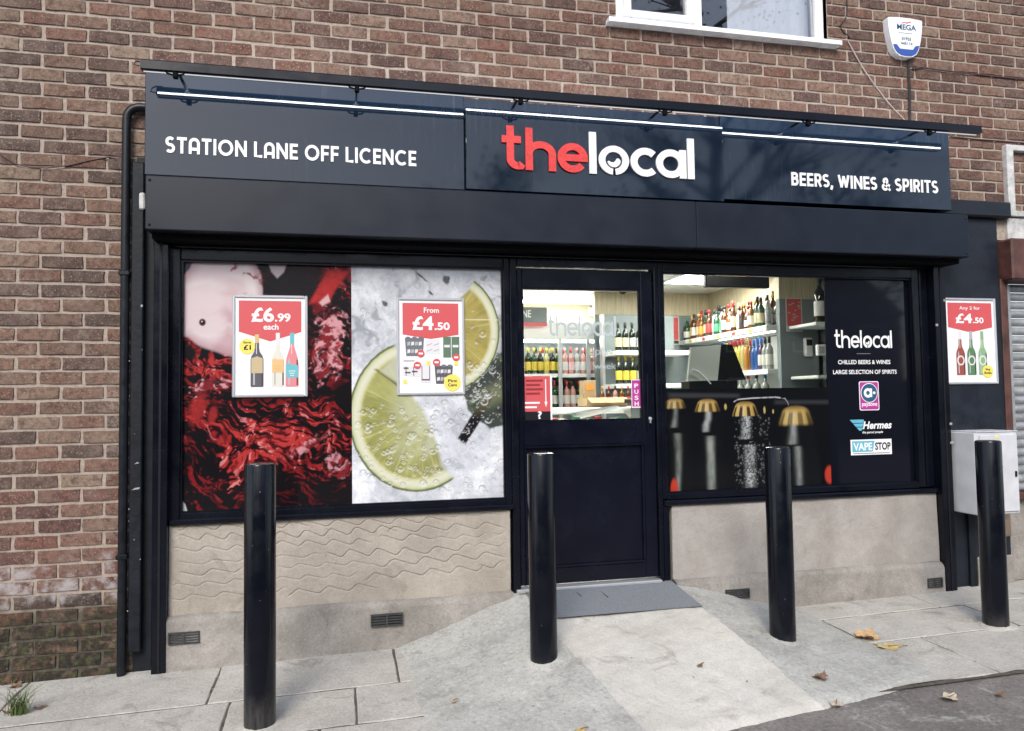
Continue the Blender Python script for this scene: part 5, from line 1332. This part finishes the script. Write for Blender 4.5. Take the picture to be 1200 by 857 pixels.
INKS = {k: simple('label_'+k, c, .5) for k, c in dict(white=(.58,.57,.53), cream=(.50,.43,.28), yellow=(.58,.44,.06), orange=(.70,.28,.05), black=(.02,.02,.02), red=(.48,.04,.04), pink=(.70,.35,.36), gold=(.55,.42,.14), green=(.05,.22,.12), blue=(.05,.16,.50), grey=(.35,.36,.37)).items()}
def shelf(name, lab, x0, x1, y0, y1, z, th=.03, mat='white_shelf'): tag(MB().box(x0, x1, y0, y1, z-th, z, .004).build(name, M[mat]), lab, 'shelf')
# spirits shelf along the side wall (runs away from the street)
SZ = 2.175
shelf('spirits_shelf', 'long white shelf holding the row of spirits bottles', 5.80, 6.215, 2.05, 4.04, SZ, .055)
SPEC = [('squat','gdark','white','green'),('spirit','gdark','green','green'),('slim','amber','yellow','gold'),('spirit','brown','white','black'),('squat','brown','black','red'),('spirit','amber','cream','gold'),('spirit','amber','orange','red'),('wine','gdark','cream','black'),
        ('slim','clear','grey','black'),('spirit','gdark','green','black'),('squat','clear','white','grey'),('slim','clear','green','black'),('spirit','brown','white','black'),('spirit','clear','white','red'),('squat','amber','white','black'),('slim','brown','cream','red'),
        ('spirit','brown','red','red'),('spirit','clear','white','black'),('wine','brown','black','gold'),('spirit','amber','cream','black'),('squat','brown','white','red'),('spirit','amber','white','red')]
GC = dict(gdark=(.02,.07,.035), amber=(.22,.085,.02), brown=(.085,.028,.012), clear=(.36,.38,.36), yellow=(.55,.46,.10), blue=(.03,.11,.36), purple=(.10,.045,.15), rose=(.62,.30,.27), straw=(.50,.45,.20), dark=(.012,.02,.014), orange=(.55,.24,.05))
WORD = dict(gdark='dark green', amber='amber', brown='dark brown', clear='clear', yellow='yellow', blue='blue', purple='purple', rose='pink', straw='straw coloured', dark='black-green', orange='orange')
r5 = random.Random(51); SPEC = SPEC[:8] + [r5.choice(SPEC) for _ in range(3)] + SPEC[8:] + [r5.choice(SPEC) for _ in range(5)]
n = len(SPEC)
for k, (kd, g, l, c) in enumerate(SPEC):
    y = 3.93 - k*(3.93-2.12)/(n-1)
    bottle(kd, gcol(g, GC[g]), INKS[l], INKS[c], (5.865 + (.05 if k % 3 == 1 else 0), y, SZ), f'{WORD[g]} bottle with {l} label, {ORD[k]} from left on the spirits shelf', 'spirits bottles on the long shelf', random.uniform(.84, 1.04))
for k in range(16):   # second row behind
    kd, g, l, c = random.choice(SPEC); y = 3.86 - k*(3.86-2.16)/15
    bottle(kd, gcol(g, GC[g]), INKS[l], INKS[c], (6.02, y, SZ), f'{WORD[g]} spirit bottle, {ORD[k]} from the left in the shelf back row', 'spirits bottles in the back row', random.uniform(1.0, 1.2))
for k in range(11):
    y = 3.9 - k*.172; tg = MB().box(5.7965, 5.7995, y-.035, y+.035, SZ-.045, SZ-.012).build('price_tag', INKS[['white','yellow','white','red'][k % 4]], bpy.data.objects['spirits_shelf'])
# lit lower shelf with liqueurs
LZ = 1.735
shelf('liqueur_shelf', 'white shelf of yellow and blue liqueur bottles below the spirits', 5.80, 6.215, 2.05, 3.25, LZ, .05)
shelf('liqueur_shelf', 'lowest white shelf behind the counter, below the liqueurs', 5.78, 6.215, 2.05, 3.9, 1.38, .05)
tag(MB().box(6.205, 6.222, 2.06, 3.3, 1.38, 2.11).build('shelf_back_panel', M['white_shelf']), 'white panel behind the liqueur bottles', 'panel')
tag(MB().box(5.90, 5.93, 2.10, 3.2, 2.113, 2.119).build('shelf_light', M['fridge_led']), 'thin light strip under the spirits shelf', 'light')
LQ = ['yellow','yellow','straw','yellow','yellow','yellow','straw','orange','amber','blue','blue','purple','clear','clear']
LC = ['blue','yellow','red','red','red','red','red','gold','red','blue','blue','blue','black','black']
for k, g in enumerate(LQ):
    y = 3.05 - k*(3.05-2.12)/13
    bottle('slim' if k < 9 else 'wine', gcol(g, GC[g]), INKS['white'] if g in ('purple','clear') else None, INKS[LC[k]], (5.87, y, LZ), f'{WORD[g]} liqueur bottle, {ORD[k]} from the left on the lit shelf', 'liqueur bottles on the lit shelf', random.uniform(.97, 1.05))
for k in range(6):
    bottle('spirit', gcol('clear', GC['clear']), INKS['white'], INKS[['red','black','blue'][k % 3]], (5.86, 3.0 - k*.16, 1.38), f'clear bottle, {ORD[k]} from left on the lowest shelf behind the counter', 'bottles on the lowest shelf', 1.0)
# near shelves at the right edge of the clear pane
for z, w_ in ((at(960, 378, 1.55)[2], 'upper'), (at(960, 440, 1.55)[2], 'lower')):
    shelf('end_shelf', f'{w_} white shelf end at the right edge of the clear pane', at(953, 400, 1.55)[0], 6.6, 1.50, 1.93, z, .03)
bottle('wine', gcol('dark', GC['dark']), INKS['white'], INKS['black'], (*at(961, 372, 1.58)[:2], at(960, 378, 1.55)[2]), 'large dark bottle with white label at the right edge of the clear pane', 'bottles on the end shelf', 1.35)
tag(MB().box(6.35, 6.62, 1.40, 1.94, 1.0, 2.6).build('shelf_backing', M['grey_wall']), 'slate grey backing of the end shelves', 'panel')
# wall notices, phone and socket
def notice(px, Y, lab, cols):
    a, b, c, d = px_box(*px, Y); t = thing('wall_notice', lab, 'notice', ((a+b)/2, Y, c))
    MB().box(a, b, Y, Y+.004, c, d).build('sheet', INKS['white'], t); MB().box(a+.012, b-.012, Y-.001, Y, c+.06, d-.012).build('print', M['poster_red'], t)
    r = random.Random(2)
    for k in range(14 if cols else 4):
        u, v = a+.02+(b-a-.06)*r.random(), c+.08+(d-c-.12)*r.random(); MB().box(u, u+.02+.02*r.random(), Y-.002, Y-.001, v, v+.012).build('print_block', INKS['cream'] if cols else INKS['red'], t)
    MB().box(a+.012, b-.012, Y-.001, Y, c+.01, c+.05).build('print_foot', INKS['black'] if not cols else INKS['white'], t)
notice((783, 371, 796, 404), 4.035, 'small red notice on the slate partition left of the spirits', False)
notice((921, 349, 940, 389), 1.94, 'red and cream price notice on the near slate partition', True)
a, b, c, d = px_box(942, 396, 951, 418, 1.93)
t = thing('wall_handset', 'white handset mounted on the near slate partition', 'handset', ((a+b)/2, 1.93, c)); MB().box(a, b, 1.90, 1.95, c, d, .012).build('case', M['white'], t); MB().box(a+.012, b-.012, 1.897, 1.90, d-.08, d-.02).build('display', M['black_plastic'], t)
a, b, c, d = px_box(957, 404, 967, 417, 1.48)
t = thing('card_terminal', 'small white card machine beside the end shelf', 'card machine', ((a+b)/2, 1.48, c)); MB().box(a, b, 1.46, 1.5, c, d, .006).build('case', M['white'], t); MB().box(a+.012, b-.02, 1.457, 1.46, c+.02, d-.02).build('keypad', INKS['grey'], t)
# counter with the till
ct = thing('shop_counter', 'dark shop counter carrying the till', 'counter', (5.0, 1.1, FZ)); MB().box(4.10, 5.75, .75, 1.45, FZ, 1.42).build('counter_body', M['grey_wall'], ct); MB().box(4.06, 5.8, .70, 1.5, 1.42, 1.46, .006).build('counter_top', M['black_plastic'], ct)
def till():
    t = thing('till_screen', 'tilted till touch screen seen from behind on the counter', 'till', (*at(838, 452, 1.1)[:2], 1.46))
    Yt = 1.08; sc_ = [at(810, 407, Yt), at(845, 404, Yt), at(841, 446, Yt), at(806, 447, Yt)]
    def hexa(pts, dy0, dy1, name, mat):
        V = [(p[0], p[1]+dy0, p[2]) for p in pts] + [(p[0], p[1]+dy1, p[2]) for p in pts]
        MB().add(V, [(0,1,2,3), (7,6,5,4), (0,4,5,1), (1,5,6,2), (2,6,7,3), (3,7,4,0)]).build(name, mat, t)
    hexa(sc_, 0, .03, 'screen_glass', M['grey_screen'])
    bk = [at(843, 403, Yt), at(859, 404, Yt), at(875, 445, Yt), at(840, 447, Yt)]; hexa(bk, .012, .16, 'screen_housing', M['black_plastic'])
    MB().box(sc_[3][0]+.02, bk[2][0]-.08, Yt, Yt+.18, 1.4605, sc_[3][2]+.01, .01).build('till_stand', M['black_plastic'], t)
    auto_smooth(MB().tube([tuple(at(x, y, Yt-.03)) for x, y in ((812, 433), (818, 435), (826, 442), (833, 450))], .006, 6).build('till_cable', M['white'], t))
till()
tv = thing('hanging_screen', 'black screen hanging from the ceiling behind the clear pane', 'screen', (4.9, 1.3, 2.5))
a, b, c, d = px_box(827, 318, 902, 337, 1.3); MB().box(a, b, 1.3, 1.36, c, d+.12, .008).build('screen_case', M['black_plastic'], tv); MB().box((a+b)/2-.03, (a+b)/2+.03, 1.32, 1.35, d+.12, CZ).build('hanger', M['black_plastic'], tv)
# ------------------------------------------------------------------ fridges at the back, seen through the door
FY = 4.15
fx0, fx1 = at(612, 440, FY)[0]-.5, at(722, 440, FY)[0]
ztop, zhead = at(640, 381, FY)[2], at(640, 398, FY)[2]; zs1, zs2, zs3 = at(640, 438, FY)[2], at(640, 478, FY)[2], at(640, 510, FY)[2]
fg = thing('wine_fridge', 'white glass fronted wine fridge at the back of the shop', 'fridge', ((fx0+fx1)/2, FY, FZ))
MB().box(fx0, fx1, FY-.02, FY+.72, zhead, ztop+.03, .006).build('header', M['white_shelf'], fg)
MB().box(fx0, fx1, FY+.68, FY+.72, FZ, zhead).build('back_liner', M['fridge_inside'], fg)
for x in (fx0, fx1-.03): MB().box(x, x+.03, FY, FY+.68, FZ, zhead).build('side_panel', M['fridge_inside'], fg)
MB().box(fx0, fx1, FY, FY+.68, FZ, 1.0).build('base', M['white_shelf'], fg)
for z in (zs1, zs2): MB().box(fx0+.03, fx1-.03, FY+.05, FY+.66, z-.045, z).build('shelf', M['white_shelf'], fg)
MB().box(fx0+.04, fx1-.04, FY+.06, FY+.10, zhead-.03, zhead-.005).build('fridge_light', M['fridge_led'], fg)
for px in (657, 690): x = at(px, 440, FY)[0]; MB().box(x-.022, x+.022, FY-.005, FY+.03, 1.0, zhead).build('door_stile', M['silver'], fg)
xs = np.arange(fx0+.45, fx1-.06, .079)
for k, x in enumerate(xs):
    left = k < len(xs)*.46; g = ['dark','straw','dark','gdark'][k % 4] if left else ['rose','rose','clear','rose'][k % 4]
    bottle('wine', gcol(g, GC[g]), INKS['yellow'] if left and k > 1 else INKS['white'] if k % 3 else INKS['pink'], INKS['yellow' if left else ('red' if k % 3 == 0 else 'pink')], (x, FY+.14, zs1), f'{WORD[g]} wine bottle, {ORD[k]} from the left on the upper fridge shelf', 'wine bottles on the upper fridge shelf', 1.0)
    g = ['dark','gdark','dark','rose','rose'][k % 5] if k > 3 else 'dark'
    bottle('wine', gcol(g, GC[g]), INKS['white'], INKS['black' if k % 2 else 'red'], (x+.02, FY+.14, zs2), f'{WORD[g]} wine bottle, {ORD[k]} from the left on the lower fridge shelf', 'wine bottles on the lower fridge shelf', 1.0)
for k, x in enumerate(np.arange(fx0+.48, fx1-.08, .092)):
    g = ['dark','straw','gdark','rose','clear'][k % 5]
    for zz, w2 in ((zs1, 'upper'), (zs2, 'lower')): bottle('wine', gcol(g, GC[g]), INKS[['white','cream','yellow'][k % 3]], INKS[['black','red','gold'][k % 3]], (x, FY+.32, zz), f'{WORD[g]} wine bottle, {ORD[k]} from left, back row of {w2} fridge shelf', f'wine bottles in the back row of the {w2} fridge shelf', 1.02)
a, b, c, d = px_box(590, 360, 641, 378, FY-.12); ws = thing('wine_header_sign', 'dark grey hanging sign with a red strip above the fridge', 'sign', ((a+b)/2, FY-.12, c))
MB().box(a, b, FY-.12, FY-.08, c, d).build('board', M['grey_wall'], ws); MB().box(a, b, FY-.121, FY-.08, c-.04, c-.001).build('red_strip', M['poster_red'], ws); words('WINE', b-.42, b-.20, c+.06, FY-.122, M['white_ink'], ws, .09, .02)
# dark bottles on the shelves at the right of the door view
RY = 3.25
u0, u1 = at(722, 420, RY)[0], at(722, 420, RY)[0]+.9
un = thing('side_shelving', 'white shelving of dark bottles at the right of the door view', 'shelving', ((u0+u1)/2, RY, FZ))
MB().box(u0-.03, u0, RY+.36, RY+.45, FZ, 2.45).build('upright', M['silver'], un); MB().box(u0, u1, RY+.42, RY+.45, FZ, 2.45).build('back', M['grey_wall'], un)
for w_, py in (('upper', 411), ('lower', 450)):
    z = at(735, py, RY)[2]; MB().box(u0, u1, RY, RY+.42, z-.05, z, .004).build('shelf', M['white_shelf'], un)
    for k in range(5): bottle('wine', gcol('dark', GC['dark']), INKS['yellow'] if w_ == 'lower' and k < 3 else INKS['cream'] if k < 2 else INKS['grey'], INKS['yellow'] if w_ == 'lower' and k < 3 else INKS['black'], (u0+.06+k*.085, RY+.08, z), f'dark bottle, {ORD[k]} from the left on the {w_} side shelf', f'bottles on the {w_} side shelf', 1.0)
# counter with boxes behind the door pane
BYY = 2.3
z = at(690, 478, BYY)[2]
dt = thing('display_table', 'low white display table behind the door pane', 'table', (4.1, 2.5, FZ)); MB().box(3.2, 4.9, BYY, BYY+.7, z-.06, z, .006).build('table_top', M['white_shelf'], dt)
for x in (3.25, 4.8): MB().box(x, x+.05, BYY+.05, BYY+.65, FZ, z-.06).build('leg', M['white_shelf'], dt)
def carton(px, Y, dpt, lab):
    a, b, c, d = px_box(*px, Y); t = thing('carton', lab, 'box', ((a+b)/2, Y, z)); f = MB()
    f.box(a, b, Y, Y+.006, z, d).box(a, b, Y+dpt, Y+dpt+.006, z, d).box(a, a+.006, Y+.006, Y+dpt, z, d).box(b-.006, b, Y+.006, Y+dpt, z, d).box(a, b, Y+.006, Y+dpt, z+.001, z+.01); f.build('carton_walls', M['card'], t)
    MB().add([(a, Y, d), (b, Y, d), (b-.02, Y-.06, d-.05), (a+.02, Y-.06, d-.05)], [(0,1,2,3)]).build('flap', M['card'], t); return t
carton((688, 466, 735, 478), BYY+.1, .3, 'long open cardboard carton on the display table'); 
a, b, c, d = px_box(686, 446, 701, 464, BYY+.35); t = thing('carton', 'upright tan card box behind the long carton', 'box', ((a+b)/2, BYY+.42, z)); MB().box(a, b, BYY+.42, BYY+.55, z, d, .004).build('carton_body', M['card'], t); MB().box(a+.03, b-.03, BYY+.417, BYY+.42, d-.10, d-.04).build('print', INKS['orange'], t)
for k in range(7): bottle('wine', gcol(['amber','brown','rose'][k % 3], GC[['amber','brown','rose'][k % 3]]), INKS[['orange','red','white'][k % 3]], INKS[['gold','red','black'][k % 3]], (at(706, 470, BYY+.25)[0]+.07*k, BYY+.25, z+.012), f'small bottle, {ORD[k]} from the left in the long carton', 'bottles in the carton', .62)
pz = z-.10
for q, (p0, p1, p2, p3) in enumerate((((668, 484), (722, 475), (728, 478), (678, 490)), ((730, 480), (752, 477), (752, 488), (740, 491)))):
    pts = [at(x, y, 1.9 + .12*(i < 2)) for i, (x, y) in enumerate((p3, p2, p1, p0))]
    V = [tuple(p) for p in pts] + [(p[0], p[1], p[2]-.012) for p in pts]
    tag(MB().add(V, [(0,1,2,3), (7,6,5,4), (0,4,5,1), (1,5,6,2), (2,6,7,3), (3,7,4,0)]).build('leaflet', M['poster_white']), ('wide pale leaflet sheet lying below the cartons', 'folded yellow-white leaflet beside the push sticker')[q], 'leaflet')
tz = at(690, 489, 1.9)[2]
lt = thing('front_rack', 'low rack of small packs just behind the door pane', 'rack', (3.9, 2.0, FZ)); MB().box(3.1, 4.6, 1.85, 2.2, FZ, tz-.10, .004).build('rack_body', M['white_shelf'], lt)
for k in range(18): MB().box(3.3+.07*k, 3.36+.07*k, 1.88, 1.95, tz-.10, tz-.10+.085+.02*math.sin(k*2.3), .004).build('pack', INKS[['green','white','yellow','red','cream','grey'][k % 6]], lt)
# dome camera and sensor under the ceiling
x, y, _ = at(723, 348, 3.9); t = MB().lathe([(.06, 0), (.06, -.02), (.05, -.05), (.03, -.07), (.008, -.078)], (x, 3.7, CZ), 14); tag(auto_smooth(t.build('dome_camera', M['black_plastic'])), 'small dark dome camera on the shop ceiling', 'camera')
a, b, c, d = px_box(709, 357, 717, 369, 4.6); t = thing('alarm_sensor', 'small white sensor box high on the oak wall', 'sensor', ((a+b)/2, 4.6, c)); MB().box(a, b, 5.24, 5.299, c+.05, d+.05, .01).build('case', M['white'], t); MB().box(a+.02, b-.02, 5.236, 5.24, c+.07, c+.11).build('lens', INKS['grey'], t)

# ================================================================== LEAVES, WEEDS, SMALL THINGS ON THE GROUND
def surf(x, y):
    z = float(G(x, y))
    if y > RF and RXL(y) <= x <= RXR(y): z = float(ramp_z(y))
    elif y > -1.45 and 2.0 < x < RXL(y): u = (x-2.0)/(RXL(y)-2.0); z = z*(1-u)+float(ramp_z(y))*u+.006
    elif y > -1.40 and RXR(y) < x < 4.55: u = (4.55-x)/(4.55-RXR(y)); z = z*(1-u)+float(ramp_z(y))*u+.006
    return z
def on_ground(px, py):
    d = ray(px, py); t = 3.0
    for _ in range(40):
        p = CP + d*t; t += (surf(p[0], p[1]) - p[2])/d[2]*.7
    return CP + d*t
LF = {k: simple('dead_leaf_'+k, c, .75, 0, .3, 40) for k, c in dict(tan=(.50,.33,.17), gold=(.52,.40,.16), brown=(.20,.12,.075), pale=(.48,.40,.30)).items()}
def leaf(px, py, size, c, lab, rot=0, curl=.3, lobes=5, c2=None):
    p = on_ground(px, py); r = random.Random(int(px*7+py)); n = 36; V = [(0, 0, .006)]; 
    for k in range(n):
        a = 2*math.pi*k/n; rad = size*(.62 + .38*abs(math.cos(a*lobes/2))**1.5)*(1 + .12*r.uniform(-1, 1))
        x, y = rad*math.cos(a), rad*.8*math.sin(a); V.append((x, y, .006 + curl*(x*x+y*y)/size*.55 + .25*curl*size*math.sin(2.1*a+r.random())))
    ml = min(v[2] for v in V); c_, s_ = math.cos(rot), math.sin(rot)
    V = [(v[0]*c_-v[1]*s_, v[0]*s_+v[1]*c_, v[2]-ml+.003) for v in V]
    st = (V[1][0]*1.5, V[1][1]*1.5, .006)
    F = [(0, 1+k, 1+(k+1) % n) for k in range(n)]
    t = thing('dead_leaf', lab, 'leaf', tuple(p), 'fallen leaves')
    V2 = [(v[0]+p[0], v[1]+p[1], v[2]+p[2]) for v in V]
    MB().add(V2, F).build('leaf_blade', LF[c], t, True)
    MB().tube([(p[0], p[1], p[2]+.010), (p[0]+st[0]*.6, p[1]+st[1]*.6, p[2]+.014), (p[0]+st[0], p[1]+st[1], p[2]+.012)], .0022, 5).build('leaf_stalk', LF['brown'], t)
leaf(1016, 749, .095, 'tan', 'large curled tan leaf lying right of the ramp', .6, .55)
leaf(1041, 759, .080, 'gold', 'flat golden leaf touching the large tan leaf', -.3, .2)
leaf(961, 797, .045, 'brown', 'crumpled brown leaf at the right foot of the ramp', .3, .9)
leaf(1112, 819, .050, 'pale', 'pale dry leaf on the asphalt at the right', .2, .4)
leaf(980, 827, .036, 'pale', 'dry leaf on the edge of the asphalt below the ramp', .9, .4)
leaf(1172, 815, .028, 'brown', 'small dark leaf on the asphalt near the right edge', .2, .4)
leaf(820, 781, .022, 'brown', 'tiny dark leaf in the middle of the ramp', .4, .4)
leaf(531, 823, .018, 'tan', 'tiny tan leaf on the left ramp wing', .2, .6)
leaf(440, 757, .030, 'pale', 'crumpled pale leaf where the left wing meets the plinth', .8, .9)
leaf(5, 801, .05, 'tan', 'tan leaf lying at the foot of the brick wall at the far left', .2, .5)
leaf(18, 806, .04, 'brown', 'brown leaf beside the grass tuft at the far left', 1.2, .6)
leaf(46, 831, .03, 'brown', 'small brown leaf right of the grass tuft', .1, .6)
leaf(8, 836, .028, 'brown', 'dark curled leaf at the left of the grass tuft', .1, .9)
leaf(680, 857, .03, 'gold', 'yellow leaf at the bottom edge below the left wing', .1, .3)
M['grass'] = simple('grass_blade', (.11,.16,.045), .55, 0, .35, 30)
def tuft(px, py, nb_, h, lab):
    p = on_ground(px, py); r = random.Random(8); t = thing('grass_tuft', lab, 'weed', tuple(p))
    mb = MB()
    for k in range(nb_):
        a = r.uniform(0, 6.28); ln = h*r.uniform(.45, 1.15); lean = r.uniform(.15, .9); w_ = r.uniform(.0022, .0042); bx, by = p[0]+r.gauss(0, .022), p[1]+r.gauss(0, .012)
        dx, dy = math.cos(a), math.sin(a)*.6; px_, py_ = -dy, dx; V = []
        for s in np.linspace(0, 1, 5):
            cx, cy, cz = bx+dx*lean*ln*s*s, by+dy*lean*ln*s*s, p[2]-.005+ln*s*(1-.35*lean*s); ww = w_*(1-s)**.7+.0003; V += [(cx-px_*ww, cy-py_*ww, cz), (cx+px_*ww, cy+py_*ww, cz+.001)]
        mb.add(V, [(2*i, 2*i+1, 2*i+3, 2*i+2) for i in range(4)])
    mb.build('blades', M['grass'], t)
    return t
tuft(22, 838, 90, .17, 'green grass tuft growing from the pavement joint at the far left')
tuft(11, 803, 14, .05, 'small weed at the foot of the brick wall at the far left')
# rough cement collars round the bollards
for k, ((x, y), top, lab) in enumerate(B):
    r = random.Random(k); V = []; n = 36
    for j, rr2 in enumerate((.066, .082, .098, .13)):
        for i in range(n):
            a = 2*math.pi*i/n; q = rr2*(1 + (.12 if j > 1 else 0)*math.sin(a*3+k)+.05*r.uniform(-1, 1)*(j > 1)); X_, Y_ = x+q*math.cos(a), y+q*math.sin(a); V.append((X_, Y_, surf(X_, Y_) + (.018, .015, .007, -.006)[j] + r.uniform(-.002, .002)))
    F = [(j*n+i, j*n+(i+1) % n, (j+1)*n+(i+1) % n, (j+1)*n+i) for j in range(3) for i in range(n)]
    bo = [o for o in bpy.data.objects if o.name.startswith('bollard') and o.get('label') == lab][0]
    MB().add(V, F).build('cement_collar', M['wing'] if k in (1, 2) else M['slab'], bo, True)
# gravel and debris along the wall foot
gm = MB(); r = random.Random(12)
for k in range(420):
    if r.random() < .5: x = r.uniform(-.3, 6.4); y = -.085 - abs(r.gauss(0, .03)); 
    else: x = r.uniform(-.2, 6.2); y = r.uniform(-1.9, -.1)
    if x < .6 and y > -.1: y -= .0
    s = r.uniform(.002, .006); z_ = surf(x, y); a = r.uniform(0, 3)
    gm.add([(x-s, y-s*.7, z_), (x+s, y-s*.5, z_), (x+s*.8, y+s*.7, z_), (x-s*.6, y+s, z_), (x, y, z_+s*1.1)], [(0,1,4), (1,2,4), (2,3,4), (3,0,4)])
tag(gm.build('grit', simple('grit_stone', (.22,.20,.18), .9, 0, .5, 200)), 'scattered grit on the pavement', None, None, 'stuff')
# ================================================================== ACROSS THE ROAD (seen only as reflections in the glossy panels and panes; hedge and houses added to darken them)
BARK = simple('bark', (.06,.05,.04), .9, 0, .3, 10, .4, 30)
LEAFM = [simple('foliage_dark', (.045,.060,.022), .7, 0, .4, 3), simple('foliage_autumn', (.10,.075,.025), .7, 0, .4, 3)]
def tree_meshes(seed, h, dens, leaf_s=1.0):
    r = random.Random(seed); tr = MB(); cr = MB(); tips = []
    tr.tube([(0, 0, -.3), (.05, 0, h*.2), (.0, .05, h*.45), (.1, 0, h*.8)], [.22, .18, .13, .04], 8)
    for k in range(26):
        z0 = h*r.uniform(.18, .8); a = r.uniform(0, 6.28); L = h*r.uniform(.18, .40)*(1.1 - z0/h*.7); d = Vector((math.cos(a), math.sin(a), r.uniform(.25, .9))).normalized()
        p0 = Vector((0, 0, z0)); p1 = p0 + d*L*.5 + Vector((0, 0, .05*L)); p2 = p0 + d*L
        tr.tube([p0, p1, p2], [.06, .04, .012], 5); tips += [p1, p2]
        for q in range(3 if leaf_s == 1 else 9):
            d2 = (d + Vector((r.uniform(-.8, .8), r.uniform(-.8, .8), r.uniform(-.2, .8)))).normalized(); p3 = p1 + d2*L*r.uniform(.3, .6); tr.tube([p1, p3], [.025, .006], 4); tips.append(p3)
    for p in tips:
        if r.random() > dens: continue
        for q in range(34):
            c = p + Vector((r.gauss(0, .45), r.gauss(0, .45), r.gauss(0, .38))); s = leaf_s*r.uniform(.07, .15); n1 = Vector((r.gauss(0, 1), r.gauss(0, 1), r.gauss(0, 1))).normalized(); n2 = n1.cross(Vector((r.gauss(0, 1), r.gauss(0, 1), r.gauss(0, 1)))).normalized()
            cr.add([c - n1*s, c + n2*s*.6, c + n1*s, c - n2*s*.6], [(0, 1, 2, 3)])
    return tr, cr
TM = []
for k, (h, dens) in enumerate(((10.5, .95), (11.5, .45), (11.5, .30))):
    tr, cr = tree_meshes(20+k, h, dens, .35 if k == 2 else 1.0); TM.append((tr.mesh('trunk', BARK, True), cr.mesh('crown', LEAFM[min(k, 1)])))
for k, (x, y, v, s, lab) in enumerate(((-24, -20, 0, .95, 'leafy tree across the road, farthest left'), (-16, -19, 0, .85, 'leafy tree across the road, second from left'), (-9, -20, 1, .75, 'thin autumn tree across the road, left of centre'), (6.5, -21, 1, 1.0, 'tall thin autumn tree reflected in the sign centre'),
        (12, -19, 0, .85, 'leafy tree across the road, right of centre'), (19.5, -20, 1, 1.05, 'tall thin autumn tree reflected in the right sign panel'), (27, -18, 0, .9, 'leafy tree across the road, right'), (10.2, -11.5, 2, 1.2, 'tall bare tree near the road reflected in the upper window'), (-1.5, -20, 0, .62, 'small leafy tree across the road behind the camera'), (-5.5, -18, 0, .66, 'small leafy tree across the road, at left'), (2.5, -18.5, 0, .6, 'small leafy tree across the road opposite the door'), (10, -17, 0, .6, 'small leafy tree across the road opposite the right window'))):
    o = thing('tree', lab, 'tree', (x, y, -.25), 'trees across the road')
    for nm, me in zip(('trunk', 'crown'), TM[v]):
        c = bpy.data.objects.new(nm, me); C.objects.link(c); c.parent = o
    o.scale = (s, s, s); o.rotation_euler.z = k*1.3
hb = MB(); r = random.Random(77)
hb.box(-32, 36, -16.2, -15.2, -.3, 1.9)
for k in range(16000):
    c = Vector((r.uniform(-32, 36), -15.7 + r.uniform(-.65, .65), r.uniform(-.2, 2.25))); s = r.uniform(.05, .12); n1 = Vector((r.gauss(0, 1), r.gauss(0, 1), r.gauss(0, 1))).normalized(); n2 = n1.cross(Vector((r.gauss(0, 1), r.gauss(0, 1), r.gauss(0, 1)))).normalized()
    hb.add([c - n1*s, c + n2*s*.6, c + n1*s, c - n2*s*.6], [(0, 1, 2, 3)])
tag(hb.build('hedge', LEAFM[0]), 'unseen green hedge added across the road', 'hedge')  # added to darken the door and window reflections

HB = simple('backdrop_brick', (.16,.085,.065), .9, 0, .3, 6); HR = simple('backdrop_slate', (.07,.07,.08), .7, 0, .3, 4); HG = simple('backdrop_window_glass', (.03,.035,.04), .1)
def house(x, lab):
    o = thing('backdrop_house', lab, 'house', (x, -28, -.4), 'added houses across the road')
    L = lambda mb, nm, mt, par=o: mb.build(nm, mt, par)
    L(MB().box(x-5.4, x+5.4, -34, -28, -.4, 5.6), 'wall', HB)
    rf = L(MB().add([(x-5.5, -27.7, 5.5), (x+5.5, -27.7, 5.5), (x+5.5, -31, 8.2), (x-5.5, -31, 8.2), (x-5.5, -34.3, 5.5), (x+5.5, -34.3, 5.5)], [(0,1,2,3), (3,2,5,4), (0,3,4), (1,5,2)]), 'roof', HR)
    L(MB().box(x-.5, x+.5, -31.5, -30.5, 7.4, 9.3), 'chimney', HB, rf)
    for (a, z) in ((-3.6, 1.0), (3.6, 1.0), (-3.6, 3.6), (0, 3.6), (3.6, 3.6)):
        wn = L(MB().box(x+a-.8, x+a+.8, -28.0, -27.94, z, z+1.4), 'window', M['white_pvc']); L(MB().box(x+a-.7, x+a+.7, -27.94, -27.92, z+.1, z+1.3), 'pane', HG, wn)
    L(MB().box(x-.5, x+.5, -28.0, -27.93, -.1, 2.0), 'door', M['rust_brown'])
for x, lab in ((-22, 'unseen brick house added across the road, far left'), (-10.5, 'unseen brick house added across the road, left'), (1, 'unseen brick house added across the road, directly opposite'), (12.5, 'unseen brick house added across the road, right'), (24, 'unseen brick house added across the road, far right')): house(x, lab)
